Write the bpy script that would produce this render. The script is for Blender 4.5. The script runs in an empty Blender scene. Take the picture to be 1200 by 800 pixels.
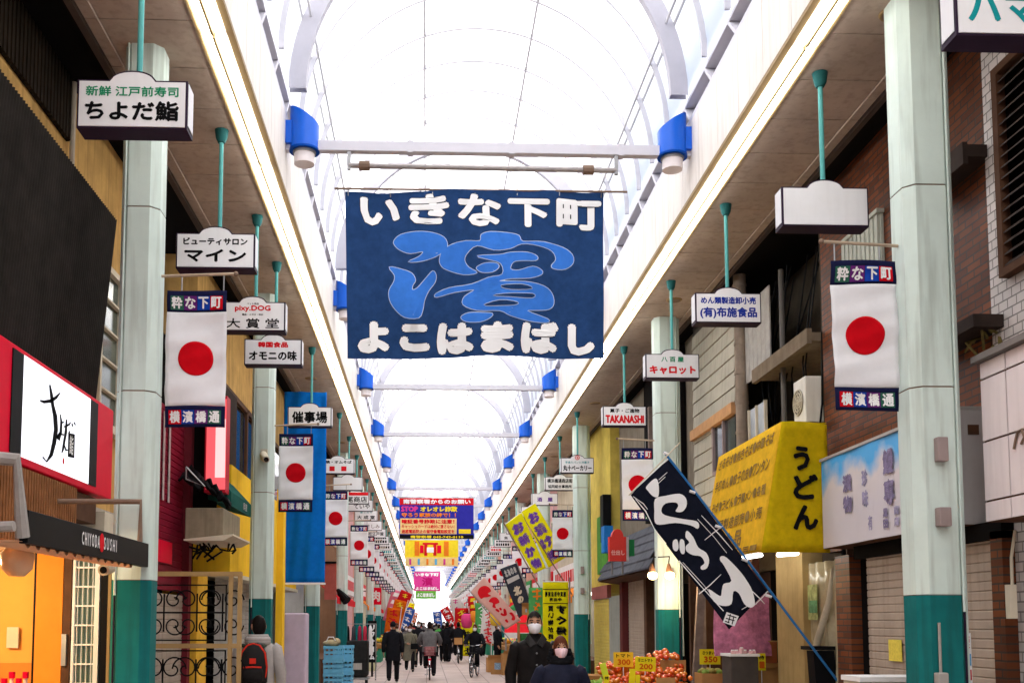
import bpy, bmesh, math, random
from mathutils import Vector, Matrix
random.seed(7)
S = bpy.context.scene
COL = S.collection
R = math.radians
# ------------------------------------------------------------------ camera, sky, sun, exposure
EYE = 1.72
F = 1200.0
yaw, pitch = R(2.0), R(4.5)
fwd = Vector((math.sin(yaw)*math.cos(pitch), math.cos(yaw)*math.cos(pitch), math.sin(pitch)))
rgt = Vector((math.cos(yaw), -math.sin(yaw), 0))
upv = rgt.cross(fwd)
PPX = 500 - F*rgt.y/fwd.y
PPY = 729 + F*upv.y/fwd.y
cam_d = bpy.data.cameras.new('camera'); cam = bpy.data.objects.new('camera', cam_d); COL.objects.link(cam)
cam.matrix_world = Matrix((( rgt.x, upv.x, -fwd.x, 0), (rgt.y, upv.y, -fwd.y, 0), (rgt.z, upv.z, -fwd.z, EYE), (0,0,0,1)))
cam_d.sensor_width = 36; cam_d.lens = 36*F/1200
cam_d.shift_x = (600-PPX)/1200; cam_d.shift_y = -(400-PPY)/1200
cam_d.clip_end = 3000; cam_d.clip_start = 0.05
S.camera = cam
W = bpy.data.worlds.new('World'); S.world = W; W.use_nodes = True
wn = W.node_tree.nodes; wl = W.node_tree.links
sky = wn.new('ShaderNodeTexSky'); sky.sky_type = 'NISHITA'; sky.sun_disc = False
SUN_EL, SUN_AZ = 62, 188     # azimuth from +Y clockwise: behind the camera, to the left
sky.sun_elevation = R(SUN_EL); sky.sun_rotation = R(SUN_AZ); sky.air_density = 1.0; sky.dust_density = 2.0
wl.new(sky.outputs[0], wn['Background'].inputs[0]); wn['Background'].inputs[1].default_value = 0.12
sd = bpy.data.lights.new('sun', 'SUN'); sd.energy = 5.0; sd.angle = R(0.5); sd.color = (1, .96, .9)
sun = bpy.data.objects.new('sun', sd); COL.objects.link(sun)
sv = Vector((math.sin(R(SUN_AZ))*math.cos(R(SUN_EL)), math.cos(R(SUN_AZ))*math.cos(R(SUN_EL)), math.sin(R(SUN_EL))))
sun.rotation_euler = sv.to_track_quat('Z', 'Y').to_euler()
S.view_settings.view_transform = 'Standard'; S.view_settings.look = 'None'; S.view_settings.gamma = 1
S.view_settings.exposure = 1.55; S.view_settings.use_curve_mapping = False
S.cycles.max_bounces = 8; S.cycles.diffuse_bounces = 5; S.cycles.use_denoising = True
S.cycles.sample_clamp_indirect = 6

# ------------------------------------------------------------------ helpers: pixel of the photo -> point on a world plane
def ray(px, py): return fwd + rgt*((px-PPX)/F) - upv*((py-PPY)/F)
def U(px, py, Y):
    d = ray(px, py); t = Y/d.y; return Vector((d.x*t, Y, EYE+d.z*t))
def UX(px, py, X):
    d = ray(px, py); t = X/d.x; return Vector((X, d.y*t, EYE+d.z*t))

# ------------------------------------------------------------------ materials
MATS = {}
def lin(c):
    if isinstance(c, str):
        c = [int(c[i:i+2], 16)/255 for i in (0, 2, 4)]
        c = [x/12.92 if x <= .04045 else ((x+.055)/1.055)**2.4 for x in c]
    return (c[0], c[1], c[2], 1)
def mat(name, col, rough=.6, var=.12, scale=6, metal=0, emit=0, bump=0, dirt=0, spec=.03):
    if name in MATS: return MATS[name]
    m = bpy.data.materials.new(name); m.use_nodes = True; n = m.node_tree.nodes; l = m.node_tree.links
    p = n['Principled BSDF']; c = lin(col)
    p.inputs['Roughness'].default_value = rough; p.inputs['Metallic'].default_value = metal
    p.inputs['Specular IOR Level'].default_value = spec
    tc = n.new('ShaderNodeTexCoord')
    nz = n.new('ShaderNodeTexNoise'); nz.inputs['Scale'].default_value = scale; nz.inputs['Detail'].default_value = 6; nz.inputs['Roughness'].default_value = .65
    l.new(tc.outputs['Object'], nz.inputs['Vector'])
    rp = n.new('ShaderNodeValToRGB'); rp.color_ramp.elements[0].position = .3; rp.color_ramp.elements[1].position = .7
    a, b = 1-var, 1+var*.6
    rp.color_ramp.elements[0].color = (c[0]*a, c[1]*a, c[2]*a, 1); rp.color_ramp.elements[1].color = (min(1, c[0]*b), min(1, c[1]*b), min(1, c[2]*b), 1)
    l.new(nz.outputs['Fac'], rp.inputs['Fac']); out = rp.outputs[0]
    if dirt:
        mp = n.new('ShaderNodeMapping'); mp.inputs['Scale'].default_value = (7, 7, .5); l.new(tc.outputs['Object'], mp.inputs['Vector'])
        n2 = n.new('ShaderNodeTexNoise'); n2.inputs['Scale'].default_value = 2; n2.inputs['Detail'].default_value = 8; l.new(mp.outputs[0], n2.inputs['Vector'])
        r2 = n.new('ShaderNodeValToRGB'); r2.color_ramp.elements[0].position = .48; r2.color_ramp.elements[1].position = .75
        r2.color_ramp.elements[0].color = (0, 0, 0, 1); r2.color_ramp.elements[1].color = (dirt, dirt, dirt, 1); l.new(n2.outputs['Fac'], r2.inputs['Fac'])
        mx = n.new('ShaderNodeMix'); mx.data_type = 'RGBA'; l.new(r2.outputs[0], mx.inputs[0]); l.new(out, mx.inputs[6]); mx.inputs[7].default_value = (c[0]*.35+.01, c[1]*.33+.01, c[2]*.3+.008, 1); out = mx.outputs[2]
    l.new(out, p.inputs['Base Color'])
    if emit:
        p.inputs['Emission Strength'].default_value = emit; l.new(out, p.inputs['Emission Color'])
    if bump:
        b_ = n.new('ShaderNodeBump'); b_.inputs['Strength'].default_value = bump; b_.inputs['Distance'].default_value = .02; l.new(nz.outputs['Fac'], b_.inputs['Height']); l.new(b_.outputs[0], p.inputs['Normal'])
    MATS[name] = m; return m
def cloth(name, col, trans=.35, var=.08):
    if name in MATS: return MATS[name]
    m = mat(name, col, .85, var, 9, spec=.02); n = m.node_tree.nodes; l = m.node_tree.links
    p = n['Principled BSDF']; src = p.inputs['Base Color'].links[0].from_socket
    t = n.new('ShaderNodeBsdfTranslucent'); l.new(src, t.inputs[0]); mx = n.new('ShaderNodeMixShader'); mx.inputs[0].default_value = trans
    l.new(p.outputs[0], mx.inputs[1]); l.new(t.outputs[0], mx.inputs[2]); l.new(mx.outputs[0], n['Material Output'].inputs[0]); return m
def brick(name, c1, c2, mortar, bw, bh, axis='x', ms=.006, rough=.55, offset=.5, bias=0, var=.25):
    if name in MATS: return MATS[name]
    m = bpy.data.materials.new(name); m.use_nodes = True; n = m.node_tree.nodes; l = m.node_tree.links
    p = n['Principled BSDF']; p.inputs['Roughness'].default_value = rough; p.inputs['Specular IOR Level'].default_value = .06
    g = n.new('ShaderNodeNewGeometry'); s = n.new('ShaderNodeSeparateXYZ'); cb = n.new('ShaderNodeCombineXYZ'); l.new(g.outputs['Position'], s.inputs[0])
    a, b = {'x': ('Y', 'Z'), 'y': ('X', 'Z'), 'z': ('X', 'Y')}[axis]
    l.new(s.outputs[a], cb.inputs[0]); l.new(s.outputs[b], cb.inputs[1])
    t = n.new('ShaderNodeTexBrick'); l.new(cb.outputs[0], t.inputs['Vector']); t.offset = offset
    t.inputs['Scale'].default_value = 1; t.inputs['Brick Width'].default_value = bw; t.inputs['Row Height'].default_value = bh; t.inputs['Mortar Size'].default_value = ms
    t.inputs['Color1'].default_value = lin(c1); t.inputs['Color2'].default_value = lin(c2); t.inputs['Mortar'].default_value = lin(mortar); t.inputs['Bias'].default_value = bias
    nz = n.new('ShaderNodeTexNoise'); nz.inputs['Scale'].default_value = 1.3; nz.inputs['Detail'].default_value = 8; l.new(g.outputs['Position'], nz.inputs['Vector'])
    hs = n.new('ShaderNodeHueSaturation'); l.new(t.outputs[0], hs.inputs['Color'])
    mr = n.new('ShaderNodeMapRange'); mr.inputs[1].default_value = .3; mr.inputs[2].default_value = .7; mr.inputs[3].default_value = 1-var; mr.inputs[4].default_value = 1+var; l.new(nz.outputs['Fac'], mr.inputs[0]); l.new(mr.outputs[0], hs.inputs['Value'])
    l.new(hs.outputs[0], p.inputs['Base Color'])
    bp = n.new('ShaderNodeBump'); bp.inputs['Strength'].default_value = .5; bp.inputs['Distance'].default_value = .01; bp.invert = True; l.new(t.outputs['Fac'], bp.inputs['Height']); l.new(bp.outputs[0], p.inputs['Normal'])
    MATS[name] = m; return m
def glass(name='window_glass', col=(.03, .04, .045), rough=.08):
    if name in MATS: return MATS[name]
    return mat(name, col, rough, .3, 2, spec=.8)
def emis(name, col, st):
    if name in MATS: return MATS[name]
    m = bpy.data.materials.new(name); m.use_nodes = True; n = m.node_tree.nodes
    p = n['Principled BSDF']; p.inputs['Base Color'].default_value = lin(col); p.inputs['Emission Color'].default_value = lin(col); p.inputs['Emission Strength'].default_value = st
    MATS[name] = m; return m

M_pale = mat('pale_green_paint', (.60, .71, .66), .45, .08, 3, dirt=.5)
M_teal = mat('teal_paint', (.012, .15, .15), .4, .15, 4, dirt=.6)
M_pole = mat('teal_pole_paint', (.1, .36, .35), .4, .08)
M_cup = mat('dark_teal_paint', (.02, .10, .10), .45)
M_white = mat('white_paint', (.8, .8, .8), .5, .05, 3)
M_panelw = mat('fascia_white', (.80, .75, .69), .5, .08, 1.2, dirt=.25)
M_board = mat('sign_face', (.74, .74, .76), .35, .05, 3, dirt=.08)
M_soffit = mat('soffit_panel', (.45, .365, .30), .75, .18, 1.1, dirt=.35)
M_black = mat('black_paint', (.006, .006, .007), .5, spec=.06)
M_frame = mat('dark_plum_frame', (.028, .016, .034), .45)
M_dark = mat('dark_void', (.008, .007, .007), .9)  # near-black colour stands in for shade in gaps and openings
M_blue = mat('lamp_blue', (.003, .11, .62), .35, .05, spec=.3)
M_red = mat('sign_red', (.70, .004, .03), .4, .05)
M_navy = cloth('banner_navy', (.018, .050, .145), .2, .22)
M_bblue = cloth('banner_blue', (.05, .21, .70), .2, .1)
M_txtw = mat('text_white', (.8, .8, .8), .7, .03)
M_txtk = mat('text_black', (.006, .006, .007), .7, spec=.03)
M_txtr = mat('text_red', (.62, .012, .02), .6)
M_txtg = mat('text_green', (.02, .25, .12), .6)
M_txtt = mat('text_teal', (.01, .25, .27), .6)
M_txtn = mat('text_navy', (.02, .04, .28), .6)
M_txtp = mat('text_purple', (.13, .05, .3), .6)
M_metal = mat('grey_metal', (.3, .3, .3), .4, .15, 8, metal=.7)
M_rust = mat('brown_metal', (.22, .15, .11), .5, .2)
M_flagw = cloth('flag_white', (.86, .86, .88), .28, .04)
M_flagr = cloth('flag_red', (.66, .006, .014), .2)
M_flagn = cloth('flag_indigo', (.012, .014, .05), .1)

# ------------------------------------------------------------------ mesh builder
class MB:
    def __init__(s): s.v = []; s.f = []; s.fm = None
    def add(s, vs, fs):
        o = len(s.v); s.v += [tuple(v) for v in vs]; s.f += [tuple(i+o for i in f) for f in fs]; return s
    def box(s, x0, x1, y0, y1, z0, z1):
        x0, x1 = min(x0, x1), max(x0, x1); y0, y1 = min(y0, y1), max(y0, y1); z0, z1 = min(z0, z1), max(z0, z1)
        return s.add([(x0,y0,z0),(x1,y0,z0),(x1,y1,z0),(x0,y1,z0),(x0,y0,z1),(x1,y0,z1),(x1,y1,z1),(x0,y1,z1)],
            [(0,3,2,1),(4,5,6,7),(0,1,5,4),(1,2,6,5),(2,3,7,6),(3,0,4,7)])
    def poly(s, pts): return s.add(pts, [tuple(range(len(pts)))])
    def prism(s, pts, d):         # pts: 3D polygon, extruded by vector d
        n = len(pts); d = Vector(d); p = [Vector(q) for q in pts]; vs = p+[q+d for q in p]
        return s.add(vs, [tuple(range(n-1, -1, -1)), tuple(range(n, 2*n))]+[(i, (i+1) % n, n+(i+1) % n, n+i) for i in range(n)])
    def tube(s, pts, r, n=8, caps=True):
        pts = [Vector(p) for p in pts]; rs = r if isinstance(r, (list, tuple)) else [r]*len(pts); o = len(s.v); prev = None
        for i, p in enumerate(pts):
            d = (pts[min(i+1, len(pts)-1)]-pts[max(i-1, 0)]).normalized()
            a = prev - d*prev.dot(d) if prev is not None else (Vector((0,0,1)).cross(d) if abs(d.z) < .95 else Vector((1,0,0)).cross(d))
            a.normalize(); prev = a; b = d.cross(a)
            for k in range(n):
                t = 2*math.pi*k/n; s.v.append(tuple(p+(a*math.cos(t)+b*math.sin(t))*rs[i]))
        for i in range(len(pts)-1):
            for k in range(n):
                s.f.append((o+i*n+k, o+i*n+(k+1) % n, o+(i+1)*n+(k+1) % n, o+(i+1)*n+k))
        if caps: s.f.append(tuple(o+k for k in range(n-1, -1, -1))); e = o+(len(pts)-1)*n; s.f.append(tuple(e+k for k in range(n)))
        return s
    def ball(s, c, r, n=10, m=6):
        rx, ry, rz = r if isinstance(r, (list, tuple)) else (r, r, r); o = len(s.v)
        for j in range(1, m):
            t = math.pi*j/m
            for k in range(n): u = 2*math.pi*k/n; s.v.append((c[0]+rx*math.sin(t)*math.cos(u), c[1]+ry*math.sin(t)*math.sin(u), c[2]+rz*math.cos(t)))
        s.v.append((c[0], c[1], c[2]+rz)); s.v.append((c[0], c[1], c[2]-rz)); T = len(s.v)-2
        for j in range(m-2):
            for k in range(n): s.f.append((o+j*n+k, o+(j+1)*n+k, o+(j+1)*n+(k+1) % n, o+j*n+(k+1) % n))
        for k in range(n): s.f.append((T, o+k, o+(k+1) % n)); s.f.append((T+1, o+(m-2)*n+(k+1) % n, o+(m-2)*n+k))
        return s
    def grid(s, fn, nu, nv):      # fn(u,v) in 0..1 -> point
        o = len(s.v)
        for j in range(nv+1):
            for i in range(nu+1): s.v.append(tuple(fn(i/nu, j/nv)))
        for j in range(nv):
            for i in range(nu): a = o+j*(nu+1)+i; s.f.append((a, a+1, a+nu+2, a+nu+1))
        return s
    def xf(s, M): s.v = [tuple(M @ Vector(v)) for v in s.v]; return s
    def map(s, fn): s.v = [tuple(fn(v)) for v in s.v]; return s
    def build(s, name, m=None, parent=None, smooth=False, bevel=0, loc=None):
        me = bpy.data.meshes.new(name); me.from_pydata(s.v, [], s.f); me.update()
        if m: me.materials.append(m)
        if smooth:
            me.polygons.foreach_set('use_smooth', [True]*len(me.polygons))
            if smooth == 'auto':
                try: me.set_sharp_from_angle(angle=R(40))
                except Exception: pass
        o = bpy.data.objects.new(name, me); COL.objects.link(o)
        if parent: o.parent = parent
        if loc: o.location = loc
        if bevel:
            b = o.modifiers.new('Bevel', 'BEVEL'); b.width = bevel; b.segments = 2; b.limit_method = 'ANGLE'
        return o
def solid(o, t, off=0):
    k = o.modifiers.new('Solid', 'SOLIDIFY'); k.thickness = t; k.offset = off; return o
def tag(o, label=None, cat=None, group=None, kind=None):
    if label: o['label'] = label
    if cat: o['category'] = cat
    if group: o['group'] = group
    if kind: o['kind'] = kind
    return o
def thing(name, label, cat, loc=(0, 0, 0), rz=0, group=None, rot=None):
    o = bpy.data.objects.new(name, None); COL.objects.link(o); o.location = loc; o.rotation_euler = rot or (0, 0, rz); o.empty_display_size = .1
    return tag(o, label, cat, group, 'thing')
KIDS = {}
def kids(o): return [c for c in bpy.data.objects if c.parent == o]
def dup(root, loc=None, rz=None, label=None, group=None, tree=None):
    r = root.copy(); COL.objects.link(r)
    if loc is not None: r.location = loc
    if rz is not None: r.rotation_euler = (0, 0, rz)
    if label: r['label'] = label
    if group: r['group'] = group
    def rec(src, dst):
        for ch in (KIDS.get(src.name) or KIDS.setdefault(src.name, kids(src))):
            c = ch.copy(); COL.objects.link(c); c.parent = dst; rec(ch, c)
    rec(root, r); return r
# ------------------------------------------------------------------ lettering (Blender's own built-in font), fitted to a w x h box centred on 0,0
GLY = {}
def glyph(body, res=2):
    if body in GLY: return GLY[body]
    c = bpy.data.curves.new('lettering', 'FONT'); c.body = body; c.align_x = 'CENTER'; c.resolution_u = res; c.fill_mode = 'FRONT'
    o = bpy.data.objects.new('lettering', c); COL.objects.link(o)
    dg = bpy.context.evaluated_depsgraph_get(); me = bpy.data.meshes.new_from_object(o.evaluated_get(dg))
    v = [(q.co.x, q.co.y) for q in me.vertices]; f = [tuple(p.vertices) for p in me.polygons]
    bpy.data.objects.remove(o); bpy.data.curves.remove(c); bpy.data.meshes.remove(me)
    GLY[body] = (v, f); return GLY[body]
def text(mb, body, w, h, cx=0, cz=0, y=0, bold=.0, keep=False, dirs=5):
    """adds the word to mb in the local x-z plane at depth y, stretched to w x h; bold widens the strokes by that many metres"""
    v, f = glyph(body)
    if not v: return mb
    x0 = min(a for a, b in v); x1 = max(a for a, b in v); y0 = min(b for a, b in v); y1 = max(b for a, b in v)
    sx = (w-2*bold)/max(x1-x0, .05); sy = (h-2*bold)/max(y1-y0, .05)
    if keep: sx = sy = min(sx, sy)
    mx, my = (x0+x1)/2, (y0+y1)/2
    sh = [(0, 0)] if not bold else [(0, 0), (1, .0), (-1, 0), (0, 1), (0, -1)][:dirs]+([(.7, .7), (-.7, .7), (.7, -.7), (-.7, -.7)] if dirs > 5 else [])
    for k, (dx, dz) in enumerate(sh):
        mb.add([((a-mx)*sx+cx+dx*bold, y-.0002*k, (b-my)*sy+cz+dz*bold) for a, b in v], f)
    return mb
def column(mb, chars, w, h, cx=0, cz=0, y=0, bold=0, fill=.86, dirs=5):
    n = len(chars); ch = h/n
    for i, c in enumerate(chars):
        text(mb, c, w*(.8 if c in 'りしくー' else 1), ch*fill, cx, cz+h/2-ch*(i+.5), y, bold, dirs=dirs)
    return mb
def row(mb, chars, w, h, cx=0, cz=0, y=0, bold=0, fill=.86, dirs=5):
    n = len(chars); cw = w/n
    for i, c in enumerate(chars): text(mb, c, cw*fill, h, cx-w/2+cw*(i+.5), cz, y, bold, dirs=dirs)
    return mb
def smooth_poly(pts, k=4):
    n = len(pts); out = []
    for i in range(n):
        p0, p1, p2, p3 = (Vector(pts[(i+j-1) % n]) for j in range(4))
        for s in range(k):
            t = s/k; out.append(.5*((2*p1)+(-p0+p2)*t+(2*p0-5*p1+4*p2-p3)*t*t+(-p0+3*p1-3*p2+p3)*t**3))
    return out
def stroke(pts):      # centre line (x, y, halfwidth) -> outline
    l, r = [], []
    for i, (x, y, w) in enumerate(pts):
        a = pts[max(i-1, 0)]; b = pts[min(i+1, len(pts)-1)]; dx, dy = b[0]-a[0], b[1]-a[1]; L = math.hypot(dx, dy) or 1
        l.append((x-dy/L*w, y+dx/L*w)); r.append((x+dy/L*w, y-dx/L*w))
    return l+r[::-1]
def struct(o): o['kind'] = 'structure'; return o
# ================================================================== SETTING: ground, street, end of the street
CX = .70                      # centre line of the arcade
HW = 2.30                     # half width between the fascias
SOF = EYE+4.85; FAS = EYE+5.70; SPR = EYE+6.02; APX = EYE+8.4
Y0, Y1 = -28.0, 152.0
g = MB(); g.add([(-900, -300, -.02), (900, -300, -.02), (900, 2500, -.02), (-900, 2500, -.02)], [(0, 1, 2, 3)])
struct(g.build('ground', mat('asphalt', (.06, .06, .06), .9, .2, 3)))
M_pave = brick('paving', (.44, .35, .31), (.37, .30, .27), (.18, .15, .14), .6, .6, 'z', .012, .6, 0, 0, .12)
g = MB(); g.add([(-2.45, Y0, 0), (3.85, Y0, 0), (3.85, 260, 0), (-2.45, 260, 0)], [(0, 1, 2, 3)])
struct(g.build('street_paving', M_pave))
M_side = brick('side_paving', (.17, .14, .13), (.14, .12, .115), (.08, .07, .06), .3, .3, 'z', .008, .7, 0, 0, .15)
for a, b in ((-6, -2.45), (3.85, 8)):
    g = MB(); g.add([(a, Y0, .004), (b, Y0, .004), (b, 260, .004), (a, 260, .004)], [(0, 1, 2, 3)]); struct(g.build('side_pavement', M_side))

# ================================================================== ARCADE ROOF
roof = thing('arcade_roof', 'white barrel vaulted glazed roof on curved ribs over the shopping street', 'arcade roof', (CX, 0, 0))
def translucent(name, col, w):
    m = bpy.data.materials.new(name); m.use_nodes = True; n = m.node_tree.nodes; l = m.node_tree.links
    t = n.new('ShaderNodeBsdfTranslucent'); t.inputs[0].default_value = lin(col)
    d = n.new('ShaderNodeBsdfDiffuse'); d.inputs[0].default_value = lin(col); mx = n.new('ShaderNodeMixShader'); mx.inputs[0].default_value = w
    l.new(d.outputs[0], mx.inputs[1]); l.new(t.outputs[0], mx.inputs[2]); l.new(mx.outputs[0], n['Material Output'].inputs[0]); return m
M_glz = translucent('translucent_glazing', (.95, .94, .93), .85)
M_rib = mat('rib_white', (.62, .61, .66), .5, .03)
def arc(th, r=0): return ((HW-r)*math.cos(th), SPR+(APX-SPR-r)*math.sin(th))
def glz(u, v): x, z = arc(math.pi*(1-u)); return (x, Y0+(Y1-Y0)*v, z)
MB().grid(glz, 48, 40).build('glazing', M_glz, roof, smooth=True)
# outer eaves over the side walks (close the gap between roof and houses)
def rib_mb(w, d):
    b = MB(); n = 40
    for i in range(n):
        t0, t1 = math.pi*i/n, math.pi*(i+1)/n
        for y in (-w/2, w/2): pass
        a0, a1, c0, c1 = arc(t0, .02), arc(t1, .02), arc(t0, .02+d), arc(t1, .02+d)
        q = [(a0[0], a0[1]), (a1[0], a1[1]), (c1[0], c1[1]), (c0[0], c0[1])]
        o = len(b.v)
        b.v += [(x, -w/2, z) for x, z in q]+[(x, w/2, z) for x, z in q]
        b.f += [(o, o+1, o+2, o+3), (o+7, o+6, o+5, o+4), (o+3, o+2, o+6, o+7)]
    return b
LY = [11.25+5.92*k for k in range(-3, 24)]
M_mrib = mat('main_rib_grey', (.46, .45, .50), .5, .05)
mr = rib_mb(.10, .20)
first = None
for y in LY:
    if first is None: first = mr.build('main_rib', M_mrib, roof, loc=(0, y, 0))
    else: c = first.copy(); COL.objects.link(c); c.location = (0, y, 0)
first = None; far = MB(); thin = rib_mb(.034, .06); cnt = 0
for y in LY:
    for j in range(1, 7):
        yy = y+5.92*j/7
        if yy > Y1: continue
        if cnt < 98:
            if first is None: first = thin.build('rib', mat('thin_rib_grey', (.58, .57, .61), .5, .05), roof, loc=(0, yy, 0))
            else: c = first.copy(); COL.objects.link(c); c.location = (0, yy, 0)
            cnt += 1
        else: far.add([(a, b+yy, c) for a, b, c in thin.v], thin.f)
tag(far.build('far_ribs', M_rib, roof), kind='stuff')
for th in (22, 70.5, 109.5, 158):
    x, z = arc(R(th), .05); b = MB()
    if th in (22, 158):
        for dx in (-.05, .05): b.box(x+dx-.012, x+dx+.012, Y0, Y1, z-.03, z)
    else: b.box(x-.015, x+.015, Y0, Y1, z-.03, z)
    b.build('purlin', mat('purlin_grey', (.55, .55, .57), .5), roof)
M_bron = mat('bronze_trim', (.33, .23, .11), .45, .1)
M_vent = mat('vent_grey', (.28, .28, .3), .7, .15)
for s in (-1, 1):
    # fascia of upright panels
    b = MB(); n = int((Y1-Y0)/.72)
    for i in range(n):
        y = Y0+i*.72; b.box(s*HW, s*(HW+.06), y+.006, y+.714, SOF+.02, FAS)
    b.build('fascia', M_panelw, roof)
    MB().box(s*(HW+.065), s*(HW+.10), Y0, Y1, SOF+.02, FAS).build('fascia_backing', mat('seam_brown', (.25, .2, .17), .8), roof)
    # lattice band: openings between slanted dividers
    b = MB(); b.box(s*HW, s*(HW+.12), Y0, Y1, FAS+.002, FAS+.05); b.box(s*HW, s*(HW+.12), Y0, Y1, SPR-.04, SPR)
    y = Y0
    while y < Y1-1:
        b.prism([(s*HW, y, FAS+.05), (s*HW, y+.05, FAS+.05), (s*HW, y+.27, SPR-.04), (s*HW, y+.22, SPR-.04)], (s*.12, 0, 0)); y += .8714
    b.build('lattice', M_rib, roof)
    MB().box(s*(HW+.125), s*(HW+.14), Y0, Y1, FAS, SPR).build('vent_screen', M_vent, roof)
    # soffit of boards from the fascia out to the houses
    b = MB(); xo = 3.47
    for i in range(n):
        y = Y0+i*.72; b.box(s*(HW+.30), s*xo, y+.007, y+.713, SOF, SOF+.03)
    b.build('soffit', M_soffit, roof)
    MB().box(s*(HW+.11), s*6.5, Y0, Y1, SOF+.04, SOF+.10).build('soffit_backing', M_dark, roof)  # dark sheet added above the boards so no light leaks in
    MB().box(s*xo, s*(xo+.06), Y0, Y1, SOF-.05, SOF+.035).build('soffit_edge', mat('soffit_edge_brown', (.08, .06, .05), .7), roof)
    b = MB(); b.box(s*HW, s*(HW+.06), Y0, Y1, SOF-.02, SOF+.018)
    b.build('bronze_edge', M_bron, roof)
    MB().box(s*(HW+.278), s*(HW+.298), Y0, Y1, SOF-.02, SOF+.03).build('bronze_edge', M_bron, roof)
# ---- fluorescent fittings in two rows along each soffit edge
E_tube = emis('tube_glow', (1, .985, .95), 4.5)
M_refl = mat('reflector_white', (.82, .8, .76), .4, .03)
fl = thing('fluorescent_light', 'twin tube fluorescent batten in the glowing strip along the left soffit edge', 'strip light', (CX-HW-.168, Y0+1.2, SOF), 0, 'fluorescent battens along the left soffit')
MB().box(-.106, .106, -1.2, 1.2, -.004, .03).build('housing', M_refl, fl)
for dx in (-.055, .052):
    MB().tube([(dx, -1.16, -.030), (dx, 1.16, -.030)], .031, 8).build('tube', E_tube, fl)
MB().box(-.012, .008, -1.19, 1.19, -.05, -.006).build('divider', M_bron, fl)
nf = int((Y1-Y0)/2.41)
for i in range(nf):
    for s in (-1, 1):
        if i == 0 and s == -1: continue
        dup(fl, (CX+s*(HW+.168), Y0+1.2+i*2.41, SOF), 0 if s < 0 else math.pi,
            None if s < 0 else 'twin tube fluorescent batten in the glowing strip along the right soffit edge', None if s < 0 else 'fluorescent battens along the right soffit')
# ---- conduits and added round unlit downlights on the soffit
for s in (-1, 1):
    for dx in (1.06,): MB().tube([(s*(HW+dx), Y0, SOF-.02), (s*(HW+dx), Y1, SOF-.02)], .013, 6).build('conduit', M_soffit, roof)
sp_ = None
for s in (-1, 1):
    for i in range(14):
        y = 5.6+i*7.3+(0 if s < 0 else 2.1); side = 'left' if s < 0 else 'right'; lab = f'round brown unlit downlight flush in the {side} soffit'; grp = f'ceiling downlights in the {side} soffit'
        if sp_ is None:
            sp_ = thing('ceiling_downlight', lab, 'downlight', (CX+s*(HW+.72), y, SOF), group=grp); MB().tube([(0, 0, -.015), (0, 0, -.002)], [.11, .12], 20).build('rim', M_bron, sp_); MB().tube([(0, 0, -.019), (0, 0, -.0155)], .095, 20).build('grille', M_rust, sp_)
        else: dup(sp_, (CX+s*(HW+.72), y, SOF), 0, lab, grp)
# ---- blue wall lamps
lamp = thing('wall_lamp', 'x', 'wall lamp', (CX-HW, 0, 0), 0, 'blue wall lamps on the left fascia')
b = MB(); n = 28; cx, r = .205, .165; z0, zt, zs = FAS-.40, FAS+.11, FAS-.10
ring = [(cx+r*math.cos(2*math.pi*k/n), r*math.sin(2*math.pi*k/n)) for k in range(n)]
b.v = [(x, y, z0) for x, y in ring]+[(x, y, zt-(x-.04)/.33*(zt-zs)) for x, y in ring]
b.f = [(k, (k+1) % n, n+(k+1) % n, n+k) for k in range(n)]+[tuple(range(n, 2*n)), tuple(range(n-1, -1, -1))]
b.build('shade', M_blue, lamp, smooth='auto')
MB().box(.001, .07, -.10, .10, z0+.06, z0+.32).build('bracket', M_blue, lamp)
b = MB(); b.tube([(cx, 0, z0-.004), (cx, 0, z0+.018)], r+.006, 28); b.build('rim', mat('lamp_rim', (.003, .06, .36), .4), lamp, smooth='auto')
MB().tube([(cx, 0, z0-.03), (cx, 0, z0-.005)], .13, 20).build('collar', M_metal, lamp, smooth='auto')
MB().tube([(cx, 0, z0-.15), (cx, 0, z0+.02)], .115, 20).build('diffuser', mat('frosted_lamp', (.8, .74, .74), .4, .04), lamp, smooth='auto')
ords = ['nearest', 'second nearest', 'third nearest', 'fourth nearest']
for j, y in enumerate(LY[3:]):
    for s in (-1, 1):
        side = 'left' if s < 0 else 'right'
        lab = f'{ords[j]} blue slant topped wall lamp on the {side} fascia' if j < 4 else f'small distant blue wall lamp far along the {side} fascia'
        if j == 0 and s < 0: lamp.location.y = y; lamp['label'] = lab; continue
        dup(lamp, (CX+s*HW, y, 0), 0 if s < 0 else math.pi, lab, f'blue wall lamps on the {side} fascia')
# ---- tie beams
tb = None
for i, y in enumerate(LY):
    j = i-3
    if j < 0 or j == 4: continue
    lab = {0: 'white tie beam carrying the large navy banner', 1: 'white tie beam hidden just behind the navy banner', 2: 'thin white tie beam below the bottom hem of the navy banner', 3: 'thin white tie beam between navy banner and police notice banner'}.get(j, 'small distant white tie beam across the arcade')
    if tb is None:
        tb = thing('tie_beam', lab, 'tie beam', (CX, y, 0), 0, 'tie beams across the arcade')
        MB().box(-HW, HW, -.05, .05, EYE+5.30, EYE+5.42).build('beam', M_rib, tb, bevel=.006)
        b = MB()
        for x in (-2.1, -.9, .25, 1.5, 2.1): b.box(x-.03, x+.03, -.056, .056, EYE+5.29, EYE+5.43)
        b.build('clamp_band', M_rib, tb)
    else: dup(tb, (CX, y, 0), 0, lab)

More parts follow.
